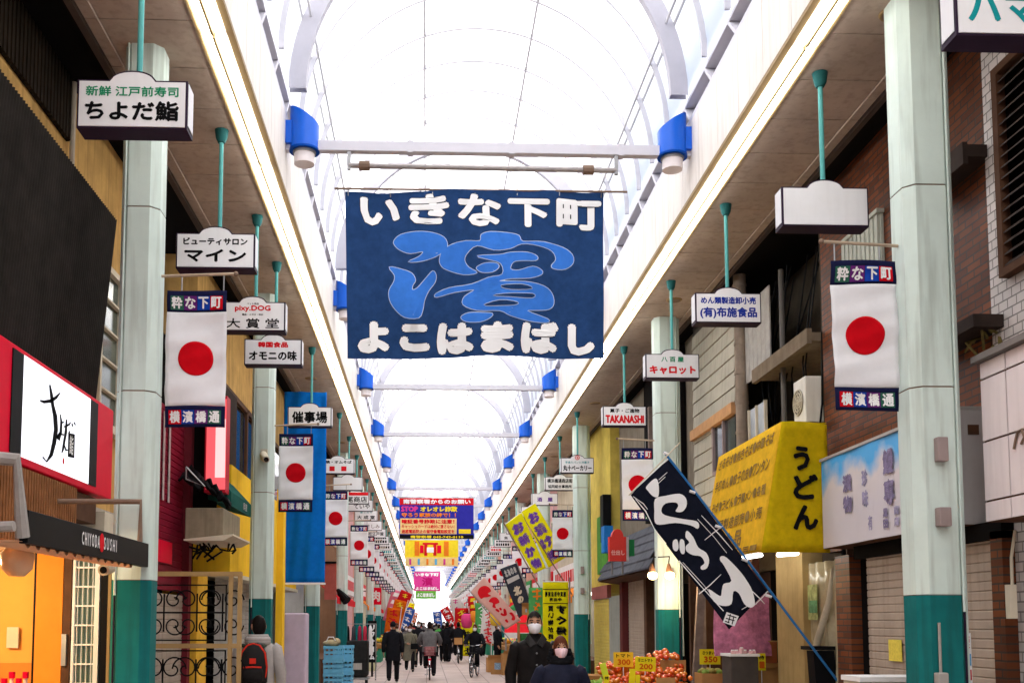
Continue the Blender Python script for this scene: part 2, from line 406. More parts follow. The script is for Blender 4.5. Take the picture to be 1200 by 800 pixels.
# ================================================================== PILLARS with their flags
def pillar(name, label, x, y, s, tealz, wx=.16, wy=.16):
    p = thing(name, label, 'pillar', (x, y, 0), 0, 'steel pillars of the arcade')
    c = .07
    def prof(e): return [(-wx-e+c, -wy-e), (wx+e-c, -wy-e), (wx+e, -wy-e+c), (wx+e, wy+e-c), (wx+e-c, wy+e), (-wx-e+c, wy+e), (-wx-e, wy+e-c), (-wx-e, -wy-e+c)]
    def sec(z0, z1, e, m, nm):
        b = MB(); q = prof(e); b.prism([(a, d, z0) for a, d in q], (0, 0, z1-z0)); b.build(nm, m, p)
    sec(.005, tealz, 0, M_teal, 'base')
    z = tealz; k = 0
    while z < SOF:
        z1 = min(z+1.55, SOF+.03); sec(z+.006, z1-.006, 0, M_pale, 'casing'); z = z1; k += 1
    sec(tealz, SOF, -.006, M_rust, 'seam')
    MB().tube([(s*(wx-.045), -wy+.005, tealz-.12), (s*(wx-.045), -wy+.005, SOF)], .010, 6).build('conduit', M_pale, p)
    MB().tube([(s*(wx-.045), -wy+.005, .2), (s*(wx-.045), -wy+.005, tealz-.125)], .008, 6).build('cable', M_frame, p)
    if s > 0: MB().tube([(s*(wx+.02), -.05, 1.2), (s*(wx+.02), -.05, SOF)], .02, 6).build('downpipe', M_pale, p)
    if s < 0: return p
    b = MB(); b.box(s*-.05, s*.03, -wy-.07, -wy-.003, 2.9, 3.08); b.build('junction_box', mat('box_brown', (.3, .24, .23), .5), p, bevel=.008)
    b = MB(); b.box(s*-.06, s*.03, -wy-.08, -wy-.003, 2.42, 2.56); b.build('junction_box', mat('box_brown', (.3, .24, .23), .5), p, bevel=.008)
    return p
def zof(py, Y): return U(500, py, Y).z
PL = []; Pdat = []
lY = [8.5, 15.06, 21.7, 29.3]+[29.3+7.2*i for i in range(1, 17)]
rY = [7.55, 16.0, 25.0]+[25.0+8.2*i for i in range(1, 15)]
pl0 = pillar('pillar', 'pale green pillar with teal base in front of the sushi shop', U(160, 600, 8.5).x, 8.5, -1, 2.06)
pr0 = pillar('pillar', 'large pale green pillar with teal base in front of the closed shutters', U(1091, 600, 7.55).x, 7.55, 1, 1.92, .185, .17)
lx = U(160, 600, 8.5).x; rx = U(1091, 600, 7.55).x
print('pillars', lx, rx)
llab = {1: 'pillar carrying a security camera behind the man with the backpack', 2: 'pillar directly behind the blue tarpaulin beside the lilac cabinet', 3: 'pillar above the stack of light blue crates'}
rlab = {1: 'pillar with two lit spotlights beside the fruit stall', 2: 'pillar beside the upright yellow banner and the masked couple'}
for i in range(1, len(lY)):
    dup(pl0, (lx-.02, lY[i], 0), 0, llab.get(i, 'distant pale green pillar with teal base in the left row'))
for i in range(1, len(rY)):
    dup(pr0, (rx, rY[i], 0), 0, rlab.get(i, 'distant pale green pillar with teal base in the right row'))

# hinomaru street flags
FW, FH = .50, 1.16
def fdisp(x, z, ph=0): return .016*math.sin(8*x+4*z+ph)+.010*math.sin(15*z+3*x+ph)+.005*math.sin(33*z-9*x)
def make_flag(s, ph, bottom='横濱橋通'):
    """flag hanging from an arm; s=-1 arm goes to +x (left pillars)"""
    f = thing('street_flag', 'x', 'flag', (0, 0, 0))
    ax = -s
    MB().tube([(0, 0, 0), (ax*.66, 0, .03)], .013, 8).build('arm', mat('arm_brass', (.5, .4, .3), .4, metal=.5), f)
    MB().ball((ax*.67, 0, .03), .022, 8, 6).build('finial', M_rust, f)
    x0 = .10*ax; cxx = x0+ax*FW/2
    b = MB()
    for q in (.12, .47): b.tube([(x0+ax*q, 0, .02), (x0+ax*q, 0, -.12)], .006, 6)
    b.build('hook', M_metal, f)
    top = -.12
    def D(v): return (v[0], v[1]+fdisp(v[0], v[2], ph), v[2])
    def sheet(za, zb, m, nm, nz):
        o = MB().grid(lambda u, v: D((cxx-FW/2+FW*u+.012*math.sin(3*v+ph)*0, 0, za+(zb-za)*v)), 14, nz).build(nm, m, f, smooth=True); return solid(o, .004, 0)
    sheet(top-.18, top, M_flagn, 'top_panel', 6); sheet(top-.98, top-.181, M_flagw, 'white_field', 26); sheet(top-FH, top-.981, M_flagn, 'bottom_panel', 6)
    # sun disc
    b = MB(); rr = .145; zc = top-.58; n = 40
    b.v = [(cxx, 0, zc)]
    for j in range(1, 9):
        for k in range(n): b.v.append((cxx+rr*j/8*math.cos(2*math.pi*k/n), 0, zc+rr*j/8*math.sin(2*math.pi*k/n)))
    b.f = [(0, 1+k, 1+(k+1) % n) for k in range(n)]
    for j in range(7):
        for k in range(n): a = 1+j*n; b.f.append((a+k, a+n+k, a+n+(k+1) % n, a+(k+1) % n))
    b.v = [(x, y-.007, z) for x, y, z in b.v]
    solid(b.map(D).build('sun_disc', M_flagr, f, smooth=True), .003, 0)
    cols = [mat('flag_green', (.03, .12, .08), .8), mat('flag_purple', (.12, .02, .16), .8), mat('flag_blue', (.01, .05, .35), .8), M_flagr]
    for zc, chars, cs in ((top-.105, '粋な下町', cols), (top-FH+.085, bottom, [cols[3], cols[2], cols[1], cols[0]])):
        for i, ch in enumerate(chars):
            c = cxx-FW/2+.03+(FW-.06)*(i+.5)/4
            q = MB(); q.grid(lambda u, v: (c-.053+.106*u, -.007, zc-.058+.116*v), 4, 4); solid(q.map(D).build('patch', cs[i], f), .002, 0)
            t = MB(); text(t, ch, .088, .10, c, zc, -.014, .0035); t.map(D).build('lettering', M_txtw, f)
    return f
flags = {-1: make_flag(-1, 0.0), 1: make_flag(1, 1.7)}
fl_lab = {(-1, 0): 'rising sun street flag on the front left pillar, largest on that side', (-1, 1): 'rising sun flag in front of the blue tarpaulin', (-1, 2): 'rising sun flag just right of the blue tarpaulin',
    (1, 0): 'largest rising sun flag, beside the big right pillar above the sky painted awning', (1, 1): 'rising sun flag partly behind the black nobori banner', (1, 2): 'rising sun flag beside the two tilted yellow banners'}
for s, ys, x in ((-1, lY, lx), (1, rY, rx)):
    for i, y in enumerate(ys):
        lab = fl_lab.get((s, i), 'small distant rising sun flag in the %s row' % ('left' if s < 0 else 'right'))
        grp = 'rising sun flags on the %s pillars' % ('left' if s < 0 else 'right')
        loc = (x+(.11 if s < 0 else -.11), y, EYE+2.90+(.0 if s < 0 else -.02))
        if i == 0: flags[s].location = loc; flags[s]['label'] = lab; flags[s]['group'] = grp
        else: dup(flags[s], loc, 0, lab, grp)
        if y > 26 and y < 110:      # extra flags hung between the distant pillars
            dup(flags[s], (loc[0], y+3.7, loc[2]), 0, 'small distant rising sun flag in the %s row' % ('left' if s < 0 else 'right'), grp)

# ================================================================== HANGING BOX SIGNS
SW, SH, SD = .76, .35, .20
def box_sign(label, x, y, lines, z=EYE+3.42, w=SW, h=SH, extra=None, face=None, polex=.02, group='box signs hanging from the soffit'):
    """lines: (string, width, height, dx, dz, material, bold)"""
    t = thing('hanging_sign', label, 'shop sign', (x, y, z), 0, group)
    n = 14; w2 = w/2
    def outline(e):
        o = [(-w2+e, 0+e), (w2-e, 0+e), (w2-e, h-e)]; ar = .13-e*.3; hh = .065
        o += [(ar*1.25, h-e)]+[(ar*1.15*math.cos(math.pi*k/n), h-e+hh*math.sin(math.pi*k/n)+.005) for k in range(1, n)]+[(-ar*1.25, h-e), (-w2+e, h-e)]
        return o
    MB().prism([(a, -SD/2+.012, b) for a, b in outline(0)], (0, SD-.024, 0)).build('box', M_frame, t)
    # white translucent side walls
    for s in (-1, 1): MB().prism([(s*(w2+.001), -SD/2+.03, .035), (s*(w2+.001), SD/2-.03, .035), (s*(w2+.001), SD/2-.03, h-.012), (s*(w2+.001), -SD/2+.03, h-.012)], (s*.004, 0, 0)).build('side_panel', M_board, t)
    for q in (-1, 1):
        pts = [(a*1.0, q*(SD/2-.012), b) for a, b in outline(.014)]
        MB().prism(pts if q > 0 else pts[::-1], (0, q*.008, 0)).build('face', face or M_board, t)
    ms = {}
    for s_, lw, lh, dx, dz, m, bo in lines:
        text(ms.setdefault(m.name, (MB(), m))[0], s_, lw, lh, dx, dz, -SD/2+.003, bo*.72)
    for mb, m in ms.values(): mb.build('lettering', m, t)
    if extra: extra(t, -SD/2+.003)
    MB().tube([(polex, 0, h+.05), (polex, 0, SOF-z-.06)], .021, 10).build('pole', M_pole, t, smooth='auto')
    MB().tube([(polex, 0, SOF-z-.13), (polex, 0, SOF-z-.09), (polex, 0, SOF-z-.002)], [.035, .055, .068], 14).build('ceiling_cup', M_cup, t, smooth='auto')
    return t
def sx(px, py): return U(px, py, 1)
def sign_at(px, y): return U(px, 300, y).x
K, RD, G, N, T, P = M_txtk, M_txtr, M_txtg, M_txtn, M_txtt, M_txtp
XL, XR = -2.06, 3.45
left_signs = [
    (7.04, 'nearest left hanging sign, green and black lettering for sushi', [('新鮮 江戸前寿司', .64, .075, 0, .265, G, .003), ('ちよだ鮨', .65, .145, 0, .125, K, .008)], None),
    (9.86, 'white hanging sign with black beauty salon lettering', [('ビューティサロン', .62, .075, 0, .265, K, .005), ('マイン', .6, .13, 0, .125, K, .010)], None),
    (12.0, 'hanging sign with red Latin word above black characters', [('ペット用品', .14, .025, 0, .325, K, .001), ('pixy.DOG', .42, .085, 0, .265, RD, .006), ('電器・メガネ・時計', .25, .025, 0, .195, K, .001), ('大 賞 堂', .62, .12, 0, .09, K, .003)], None),
    (13.6, 'hanging sign with red line over black Korean food lettering', [('韓国食品', .40, .08, 0, .275, RD, .007), ('オモニの味', .64, .135, 0, .125, K, .008)], None),
    (17.9, 'hanging sign with three large black characters before the blue tarpaulin', [('催事場', .62, .21, 0, .165, K, .010)], None),
    (23.6, 'hanging sign with two red squares', [('焼・オムそば', .6, .075, .02, .27, K, .005)], 'squares'),
    (26.6, 'blank white hanging sign in the left row', [], None),
    (29.6, 'hanging sign with a red band over black lettering', [('尾商店', .6, .17, .03, .125, K, .006)], 'band'),
    (31.6, 'hanging sign with soft hiragana lettering', [('ていや', .5, .15, .05, .15, K, .004)], None),
    (34.6, 'hanging sign with green small line and three spaced black characters', [('茶とのり', .4, .06, 0, .28, T, .002), ('大 成 堂', .6, .13, 0, .12, K, .006)], None),
    (38.2, 'hanging sign with thin grey brush lettering', [('さしみ', .5, .15, .05, .15, mat('text_grey', (.2, .15, .14), .6), .003)], None),
    (41.5, 'hanging sign with one long black line', [('松江戸屋', .62, .15, 0, .16, K, .005)], None),
]
def extra_sq(t, y):
    b = MB()
    for x in (-.13, .14): b.prism([(x-.06, y, .06), (x+.06, y, .06), (x+.06, y, .17), (x-.06, y, .17)], (0, -.003, 0))
    b.build('red_square', RD, t)
def extra_band(t, y):
    MB().prism([(-.36, y, .24), (.36, y, .24), (.36, y, .33), (-.36, y, .33)], (0, -.003, 0)).build('red_band', RD, t)
def extra_mark(t, y):
    b = MB(); n = 20
    for k in range(n):
        a, c = 2*math.pi*k/n, 2*math.pi*(k+1)/n
        b.poly([(.055*math.cos(a), y, .355+.055*math.sin(a)), (.055*math.cos(c), y, .355+.055*math.sin(c)), (.04*math.cos(c), y, .355+.04*math.sin(c)), (.04*math.cos(a), y, .355+.04*math.sin(a))])
    b.prism([(-.03, y, .348), (.03, y, .348), (.03, y, .362), (-.03, y, .362)], (0, -.002, 0)); b.prism([(-.007, y-.003, .325), (.007, y-.003, .325), (.007, y-.003, .385), (-.007, y-.003, .385)], (0, -.002, 0))
    b.build('round_mark', RD, t)
EX = {'squares': extra_sq, 'band': extra_band, 'mark': extra_mark}
for y, lab, lines, ex in left_signs: box_sign(lab, XL, y, lines, extra=EX.get(ex))
d_ = ray(1122, 40); U_HAMA = U(1122, 40, 3.42*d_.y/d_.z); U_HAMA.x += .38; U_HAMA.y += .1
right_signs = [
    (U_HAMA.y, 'cropped hanging sign with large teal katakana at the upper right corner', [('ハマヤ', .62, .20, 0, .17, T, .011)], None),
    (8.61, 'blank white hanging sign beside the big right pillar', [], None),
    (11.48, 'hanging sign with navy noodle maker lettering', [('めん類製造卸小売', .64, .085, 0, .26, N, .005), ('(有)布施食品', .66, .14, 0, .115, N, .007)], None),
    (14.16, 'hanging sign with green small line over red katakana', [('八 百 屋', .32, .075, 0, .27, G, .004), ('キャロット', .66, .125, 0, .12, RD, .010)], None),
    (17.66, 'hanging sign with bold red Latin capitals', [('菓子・ご進物', .52, .075, 0, .27, K, .004), ('TAKANASHI', .68, .15, 0, .12, RD, .012)], None),
    (23.3, 'hanging sign with round red mark over bakery katakana', [('手造りパンと洋菓子', .56, .055, 0, .245, T, .002), ('丸十ベーカリー', .66, .14, 0, .115, K, .007)], 'mark'),
    (26.4, 'hanging sign with two rows of small black characters', [('横浜橋通商店街', .66, .115, 0, .25, K, .005), ('協同組合事務所', .62, .09, 0, .1, K, .004)], None),
    (29.8, 'hanging sign with two spaced purple characters', [('酒　屋', .46, .13, 0, .17, P, .007)], None),
    (33.2, 'hanging sign with small red lettering above the tilted yellow banners', [('さのや', .5, .13, 0, .2, RD, .006)], None),
    (39.5, 'hanging sign with black lettering left of the tilted yellow banners', [('東光', .5, .14, .05, .13, K, .006)], 'mark'),
    (43.0, 'hanging sign with tiny red mark and two black characters', [('魚　清', .5, .13, .05, .13, K, .005)], 'mark'),
]
for y, lab, lines, ex in right_signs: box_sign(lab, XR if y > 7 else U_HAMA.x, y, lines, extra=EX.get(ex))
# far signs: same box, soft unreadable marks
fs = []
for k, (m, lab) in enumerate([(K, 'far hanging sign with unreadable black marks'), (RD, 'far hanging sign with unreadable red marks'), (T, 'far hanging sign with unreadable green marks')]):
    rr = random.Random(k)
    def marks(t, y, m=m, rr=rr):
        b = MB()
        for zc, hh in ((.26, .06), (.12, .11)):
            x = -.3
            while x < .28:
                wq = rr.uniform(.05, .09); b.prism([(x, y, zc-hh/2), (x+wq, y, zc-hh/2), (x+wq, y, zc+hh/2), (x, y, zc+hh/2)], (0, -.002, 0)); x += wq+.03
        b.build('lettering', m, t)
    fs.append(marks)
protos = {}
rr = random.Random(3)
for s, y in ((-1, 45.0), (1, 46.5)):
    while y < 146:
        k = rr.choice([0, 0, 1, 2]); side = 'left' if s < 0 else 'right'
        lab = ('far hanging sign with unreadable %s marks in the %s row' % (['black', 'red', 'green'][k], side)); grp = 'far box signs in the %s row' % side
        x = XL if s < 0 else XR
        if k in protos: dup(protos[k], (x, y, EYE+3.42), 0, lab, grp)
        else: protos[k] = box_sign(lab, x, y, [], extra=fs[k], group=grp)
        y += rr.uniform(2.6, 4.0)
# ================================================================== BANNERS across the street
def part(t, nm, mb, m, **k):
    lc = t.location; mb.v = [(a-lc[0], b-lc[1], c-lc[2]) for a, b, c in mb.v]
    return mb.build(nm, m, t, **k)
def shape(mb, polys, fn, maxlen=.12):
    """2D outlines -> triangulated, subdivided faces mapped through fn(x,y)->3D (follows cloth folds)"""
    bm = bmesh.new()
    for p in polys:
        vs = [bm.verts.new((a, b, 0)) for a, b in p]
        try: bm.faces.new(vs)
        except ValueError: pass
    bm.normal_update()
    bmesh.ops.triangulate(bm, faces=bm.faces[:], ngon_method='EAR_CLIP')
    for _ in range(4):
        es = [e for e in bm.edges if (Vector(fn(*e.verts[0].co.xy))-Vector(fn(*e.verts[1].co.xy))).length > maxlen]
        if not es: break
        bmesh.ops.subdivide_edges(bm, edges=es, cuts=1); bmesh.ops.triangulate(bm, faces=[f for f in bm.faces if len(f.verts) > 3])
    bm.verts.index_update()
    vs = [fn(v.co.x, v.co.y) for v in bm.verts]; fs = [tuple(v.index for v in f.verts) for f in bm.faces]
    ref = Vector((0, -1, 0)); out = []
    for f in fs:
        a, b, c = (Vector(vs[i]) for i in f[:3]); n = (b-a).cross(c-a)
        out.append(f[::-1] if n.dot(ref) < 0 else f)
    bm.free(); return mb.add(vs, out)
def bdisp(x, z): return .035*math.sin(2.6*x+.5*z)+.022*math.sin(5.3*x-1.5*z+1)+.010*math.sin(11*x+5*z)+.006*math.sin(7*z+2*x)+.02*math.exp(-((x+1.0)/.2)**2)
BY = 11.22
def BU(u, v, off=0.):
    p = U(390+u/3.077, 180+v/3.077, BY); return (p.x, BY-off+bdisp(p.x, p.z), p.z)
c0 = U(556, 222, BY)
ban = thing('street_banner', 'large navy cloth banner with a pale blue brush character between two white hiragana lines', 'banner', c0)
part(ban, 'cloth', MB().grid(lambda u, v: BU(52+926*u-8*v*(1-u), 735-600*v+4*math.sin(9*u)*(1-v)+(5-18*u*(1-u))*v*0), 48, 30), M_navy, smooth=True)
b = MB(); b.tube([U(392, 221, BY), U(735, 225, BY)], .013, 8); part(ban, 'hanging_rod', b, M_rust)
b = MB()
for q in range(7):
    p = U(408+q*49.5, 222.5+q*.25, BY); b.tube([(p.x, p.y, p.z+.02), (p.x, p.y+bdisp(p.x, p.z), p.z-.06)], .006, 5)
part(ban, 'tie_cord', b, M_metal)
HAMA = [[(220,310),(245,288),(300,283),(360,290),(400,305),(413,330),(405,350),(370,375),(320,388),(272,387),(310,372),(325,355),(280,358),(245,345),(225,328)],
 [(203,405),(250,415),(285,430),(298,455),(288,474),(287,490),(304,484),(335,450),(360,425),(372,440),(368,465),(345,495),(330,530),(325,560),(310,592),(260,590),(225,560),(205,525),(203,490),(220,460),(222,435)],
 [(385,385),(395,355),(430,330),(480,318),(530,318),(535,295),(570,283),(630,288),(670,300),(685,322),(760,320),(830,335),(865,360),(868,390),(840,412),(800,415),(788,405),(805,380),(790,350),(740,335),(680,330),(640,345),(580,350),(520,335),(485,360),(475,385),(490,410),(520,430),(470,435),(410,420),(390,405)],
 [(520,372),(600,368),(640,360),(700,362),(735,375),(730,390),(680,390),(650,395),(640,420),(670,425),(720,412),(752,425),(750,440),(710,452),(640,455),(600,465),(690,465),(760,480),(790,505),(797,540),(780,560),(740,565),(700,570),(775,595),(770,608),(700,605),(640,590),(600,570),(520,565),(470,545),(475,515),(510,490),(440,500),(375,517),(372,505),(420,485),(500,470),(560,450),(610,440),(605,400),(560,385)],
 [(520,410),(550,398),(590,400),(597,415),(575,430),(540,430),(522,420)], [(462,590),(490,575),(540,575),(575,580),(565,595),(530,608),(480,606)]]
SLOT = [[(605,481),(680,475),(718,489),(640,494)], [(578,515),(640,509),(720,508),(718,522),(640,521)], [(545,547),(600,533),(665,541),(650,551),(590,552)]]
def grow(p, e):
    n = len(p); A = sum(p[i][0]*p[(i+1) % n][1]-p[(i+1) % n][0]*p[i][1] for i in range(n)); sg = 1 if A > 0 else -1; out = []
    for i in range(n):
        a, b = p[i-1], p[(i+1) % n]; dx, dy = b[0]-a[0], b[1]-a[1]; L = math.hypot(dx, dy) or 1; out.append((p[i][0]+sg*dy/L*e, p[i][1]-sg*dx/L*e))
    return out
def sm(ps, k=3): return [[(q.x, q.y) for q in smooth_poly(p, k)] for p in ps]
part(ban, 'character_outline', shape(MB(), [grow(p, 2.2) for p in sm(HAMA)], lambda u, v: BU(u, v, .004)), mat('outline_pale', (.5, .58, .75), .8))
part(ban, 'blue_character', shape(MB(), sm(HAMA), lambda u, v: BU(u, v, .006)), M_bblue)
part(ban, 'character_outline', shape(MB(), [grow(p, 2) for p in sm(SLOT)], lambda u, v: BU(u, v, .008)), mat('outline_pale', (.5, .58, .75), .8))
part(ban, 'character_slot', shape(MB(), sm(SLOT), lambda u, v: BU(u, v, .010)), M_navy)
def ban_text(chars, spots, hh, bold):
    b = MB(); kk = MB()
    for ch, (u0, v0, u1, v1) in zip(chars, spots):
        for mb, e, o in ((kk, .007, .003), (b, 0, .006)):
            t = MB(); A, B = BU(u0, v1), BU(u1, v0)
            text(t, ch, B[0]-A[0]+2*e, B[2]-A[2]+2*e, (A[0]+B[0])/2, (A[2]+B[2])/2, 0, bold+e, dirs=9)
            mb.add([(x, BY-o+y+bdisp(x, z), z) for x, y, z in t.v], t.f)
    part(ban, 'lettering_edge', kk, M_txtk); part(ban, 'lettering', b, M_txtw)
# brush lettering
ban_text('いきな下町', [(97,155,242,255),(272,148,420,258),(450,150,607,264),(630,166,782,268),(806,165,970,270)], 0, .020)
ban_text('よこはまばし', [(88,602,205,718),(240,615,350,712),(375,610,508,722),(532,610,652,722),(676,606,815,724),(848,612,945,728)], 0, .030)
# roller pipe below the tie beam
p0, p1 = U(409, 194, BY), U(722, 200, BY)
rp = thing('banner_pipe', 'grey metal pipe with two collars hung under the tie beam above the navy banner', 'pipe', ((p0.x+p1.x)/2, BY, p0.z))
b = MB(); b.tube([p0, p1], .030, 10); part(rp, 'pipe', b, mat('pipe_grey', (.36, .33, .32), .5, .15, metal=.3))
b = MB()
for px in (427, 689):
    q = p0.lerp(p1, (px-409)/313); b.tube([q+Vector((-.06, 0, 0)), q+Vector((.06, 0, 0))], .055, 10)
part(rp, 'collar', b, M_rust)
b = MB()
for q in (p0, p1): b.box(q.x-.02, q.x+.02, q.y-.02, q.y+.02, q.z-.05, EYE+5.29)
part(rp, 'hanger', b, M_metal)
# police notice banner (its mascot is left out)
def flat_banner(label, Y, x0, y0, x1, y1, blocks, name='street_banner'):
    a, c = U(x0, y1, Y), U(x1, y0, Y); t = thing(name, label, 'banner', ((a.x+c.x)/2, Y, c.z)); w, h = c.x-a.x, c.z-a.z
    P = lambda u, v: (a.x+w*u, c.z-h*v)
    k = 0
    MB().tube([(-w/2-.1, 0, .03), (w/2+.1, 0, .03)], .02, 8).build('rod', M_metal, t)
    for b_ in blocks:
        if b_[0] == 'r':
            _, u0, v0, u1, v1, m, nm = b_; X0, Z1 = P(u0, v0); X1, Z0 = P(u1, v1)
            part(t, nm, MB().box(X0, X1, Y-.012-.004*k, Y-.004*k*0, Z0, Z1), m); k += 1
        else:
            _, s, u0, v0, u1, v1, m, bo = b_; X0, Z1 = P(u0, v0); X1, Z0 = P(u1, v1); q = MB(); text(q, s, X1-X0, Z1-Z0, (X0+X1)/2, (Z0+Z1)/2, Y-.016-.004*k, bo); part(t, 'lettering', q, m)
    return t
BR = mat('banner_red', (.6, .012, .02), .7); BB = mat('banner_royal', (.03, .03, .32), .7); YL = mat('banner_yellow', (.8, .62, .03), .7); OR = mat('banner_orange', (.75, .2, .02), .7); CRM = mat('banner_cream', (.8, .6, .25), .7); PK = mat('banner_pink', (.6, .05, .26), .7); GR = mat('banner_green', (.12, .4, .04), .7)
Yp = 41.9
flat_banner('red blue and black police notice banner with yellow lettering far down the arcade', Yp, 468, 583.5, 555, 631, [
 ('r', 0, 0, 1, 1, BB, 'cloth'), ('r', 0, 0, 1, .17, BR, 'red_band'), ('r', 0, .9, 1, 1, M_black, 'black_band'), ('r', .01, .5, .77, .88, CRM, 'cream_panel'),
 ('t', '南警察署からのお願い', .05, .03, .96, .145, M_txtw, .012), ('t', 'STOP', .02, .2, .25, .34, PK, .02), ('t', 'オレオレ詐欺', .28, .2, .78, .34, YL, .014), ('t', '守ろう家族の絆で！！', .03, .36, .76, .47, OR, .010),
 ('t', '暗証番号詐欺に注意！', .03, .52, .74, .63, BR, .010), ('t', 'キャッシュカードは絶対に渡さない！', .03, .65, .74, .745, M_txtr, .004), ('t', '迷惑電話防止の留守番電話設定を', .03, .77, .74, .865, M_txtr, .006), ('t', '南警察署 045-742-0110', .15, .915, .86, .985, YL, .006), ('r', .80, .76, .96, .87, YL, 'yellow_patch')])
flat_banner('yellow sale banner with a red gate shape in the middle', 56.5, 474.5, 632.5, 537, 663, [
 ('r', 0, 0, 1, 1, YL, 'cloth'), ('r', .33, .1, .62, .18, BR, 'gate_beam'), ('r', .36, .18, .42, .6, BR, 'gate_post'), ('r', .53, .18, .59, .6, BR, 'gate_post'), ('r', .41, .28, .54, .48, M_white, 'white_patch'),
 ('r', .28, .2, .35, .5, M_red, 'red_patch'), ('r', .60, .2, .68, .5, M_red, 'red_patch'), ('r', .18, .05, .27, .6, OR, 'orange_patch'), ('r', .73, .05, .82, .6, OR, 'orange_patch'), ('r', .0, .66, 1, 1, CRM, 'cream_band'),
 ('r', .08, .72, .12, .95, PK, 'pink_mark'), ('r', .24, .72, .28, .95, mat('banner_sky', (.1, .4, .7), .7), 'blue_mark'), ('r', .40, .72, .44, .95, OR, 'orange_mark'), ('r', .56, .72, .60, .95, mat('banner_sky', (.1, .4, .7), .7), 'blue_mark'), ('r', .72, .72, .76, .95, PK, 'pink_mark'), ('r', .88, .72, .92, .95, OR, 'orange_mark')])
flat_banner('magenta version of the street banner with white hiragana lines', 111, 485, 669.5, 516, 692, [('r', 0, 0, 1, 1, PK, 'cloth'), ('t', 'いきな下町', .06, .06, .94, .24, M_txtw, .03), ('t', 'よこはまばし', .06, .78, .94, .95, M_txtw, .03), ('t', '濱', .3, .28, .72, .74, mat('pink_deep', (.4, .01, .12), .7), .05)])
flat_banner('small green street banner below the magenta one', 135, 487, 691, 511, 701, [('r', 0, 0, 1, 1, GR, 'cloth'), ('t', 'よこはまばし', .06, .3, .94, .8, M_txtw, .04)])

# ================================================================== LEFT SIDE, near
def B3(mb, X, Xb, Ya, Yb, za, zb): return mb.box(X, Xb, Ya, Yb, za, zb)
M_ochre = mat('ochre_plaster', (.56, .345, .12), .85, .25, 2.5, bump=.3, dirt=.6)
M_corr = mat('dark_corrugated', (.024, .017, .012), .6, .3, 3, dirt=.3)
M_louv = mat('black_cladding', (.028, .024, .021), .6, .35, 4, dirt=.3, spec=.05)
M_orange = mat('orange_panel', (.75, .29, .04), .5, .1, 2)
M_cream = mat('cream_paint', (.60, .54, .42), .6, .1)
M_brownp = mat('brown_panel', (.10, .05, .03), .6, .2)
t = thing('sushi_shop_building', 'ochre building with black ribbed cladding and a warmly lit shop at the left edge', 'building', (-3.25, 7, 0))
part(t, 'wall', B3(MB(), -3.25, -3.6, -6, 11.35, 2.85, SOF+.03), M_ochre)
b = MB()
y = 4.0
while y < 9.0: b.box(-3.2, -3.243, y, y+.045, 6.02, SOF+.02); y += .075
b.box(-3.235, -3.246, 4, 9.0, 6.02, SOF+.02)
part(t, 'corrugated_cladding', b, M_corr)
b = MB(); y = 3.5; q = 0
prof = []
while y < 9.72: prof.append((y, .0 if q % 4 in (0, 1) else .035)); y += .020 if q % 2 else .004; q += 1
o = 0
for (y, d) in prof:
    b.v += [(-2.99-d, y, 5.58), (-3.17-d, y, 3.50)]
b.f = [(2*i, 2*i+1, 2*i+3, 2*i+2) for i in range(len(prof)-1) if prof[i][1] == 0 or prof[i+1][1] == 0]
part(t, 'ribbed_cladding', b, M_louv)
b = MB(); b.prism([(-3.04, 3.5, 5.56), (-3.245, 3.5, 5.56), (-3.245, 3.5, 3.0), (-3.225, 3.5, 3.0)], (0, 6.2, 0)); part(t, 'cladding_core', b, M_black)  # black core puts the shade of the grooves into the colour
part(t, 'drain_pipe', MB().tube([(-3.19, 9.0, 5.62), (-3.19, 9.0, SOF)], .025, 8), mat('pipe_beige', (.5, .44, .36), .5))
# window between the cladding and the pillar
w = B3(MB(), -3.19, -3.26, 9.95, 10.0, 3.7, 5.3); w.box(-3.19, -3.26, 10.62, 10.7, 3.7, 5.3); w.box(-3.19, -3.26, 10.0, 10.62, 5.24, 5.3); w.box(-3.17, -3.26, 9.9, 10.75, 3.62, 3.70)
for z in (4.02, 4.33, 4.64, 4.95): w.box(-3.20, -3.25, 10.0, 10.62, z, z+.02)
wf = part(t, 'window', w, M_cream)
part(wf, 'pane', MB().box(-3.248-0, -3.244, 10.0, 10.62, 3.7, 5.24).map(lambda v: (v[0]+3.25, v[1]-7, v[2])), glass('green_glass', (.08, .11, .09), .15))
part(t, 'corner_wall', MB().box(-6, -3.25, 9.3, 11.36, 0, 2.85), mat('corner_beige', (.42, .38, .32), .7, .2, dirt=.4)); part(t, 'corner_box', MB().box(-3.25, -3.0, 9.6, 10.3, 2.25, 2.75), M_cream)
# shop front
part(t, 'band_wall', B3(MB(), -3.05, -3.25, 2, 9.5, 2.62, 2.86), M_brownp)
b = MB(); y = 3.0
while y < 8.6: b.box(-2.93, -3.05, y, y+.03, 2.30, 2.84); y += .05
part(t, 'reeded_screen', b, mat('reed_brown', (.26, .11, .045), .7, .3))
part(t, 'interior_ceiling', B3(MB(), -3.02, -6.0, 3, 9.2, 2.34, 2.40), M_cream)
part(t, 'end_wall', MB().box(-6.0, -3.42, 9.15, 9.2, .62, 2.34), mat('warm_wall', (.75, .36, .08), .6, .08, 2))
part(t, 'wainscot', MB().box(-6.0, -3.42, 9.12, 9.2, 0, 1.37), mat('warm_wainscot', (.62, .22, .04), .6, .1, 2))
part(t, 'back_wall', B3(MB(), -6.0, -6.06, 3, 9.2, 0, 2.34), M_orange)
part(t, 'switch_plate', MB().box(-3.66, -3.56, 9.10, 9.119, 1.5, 1.68), M_cream)
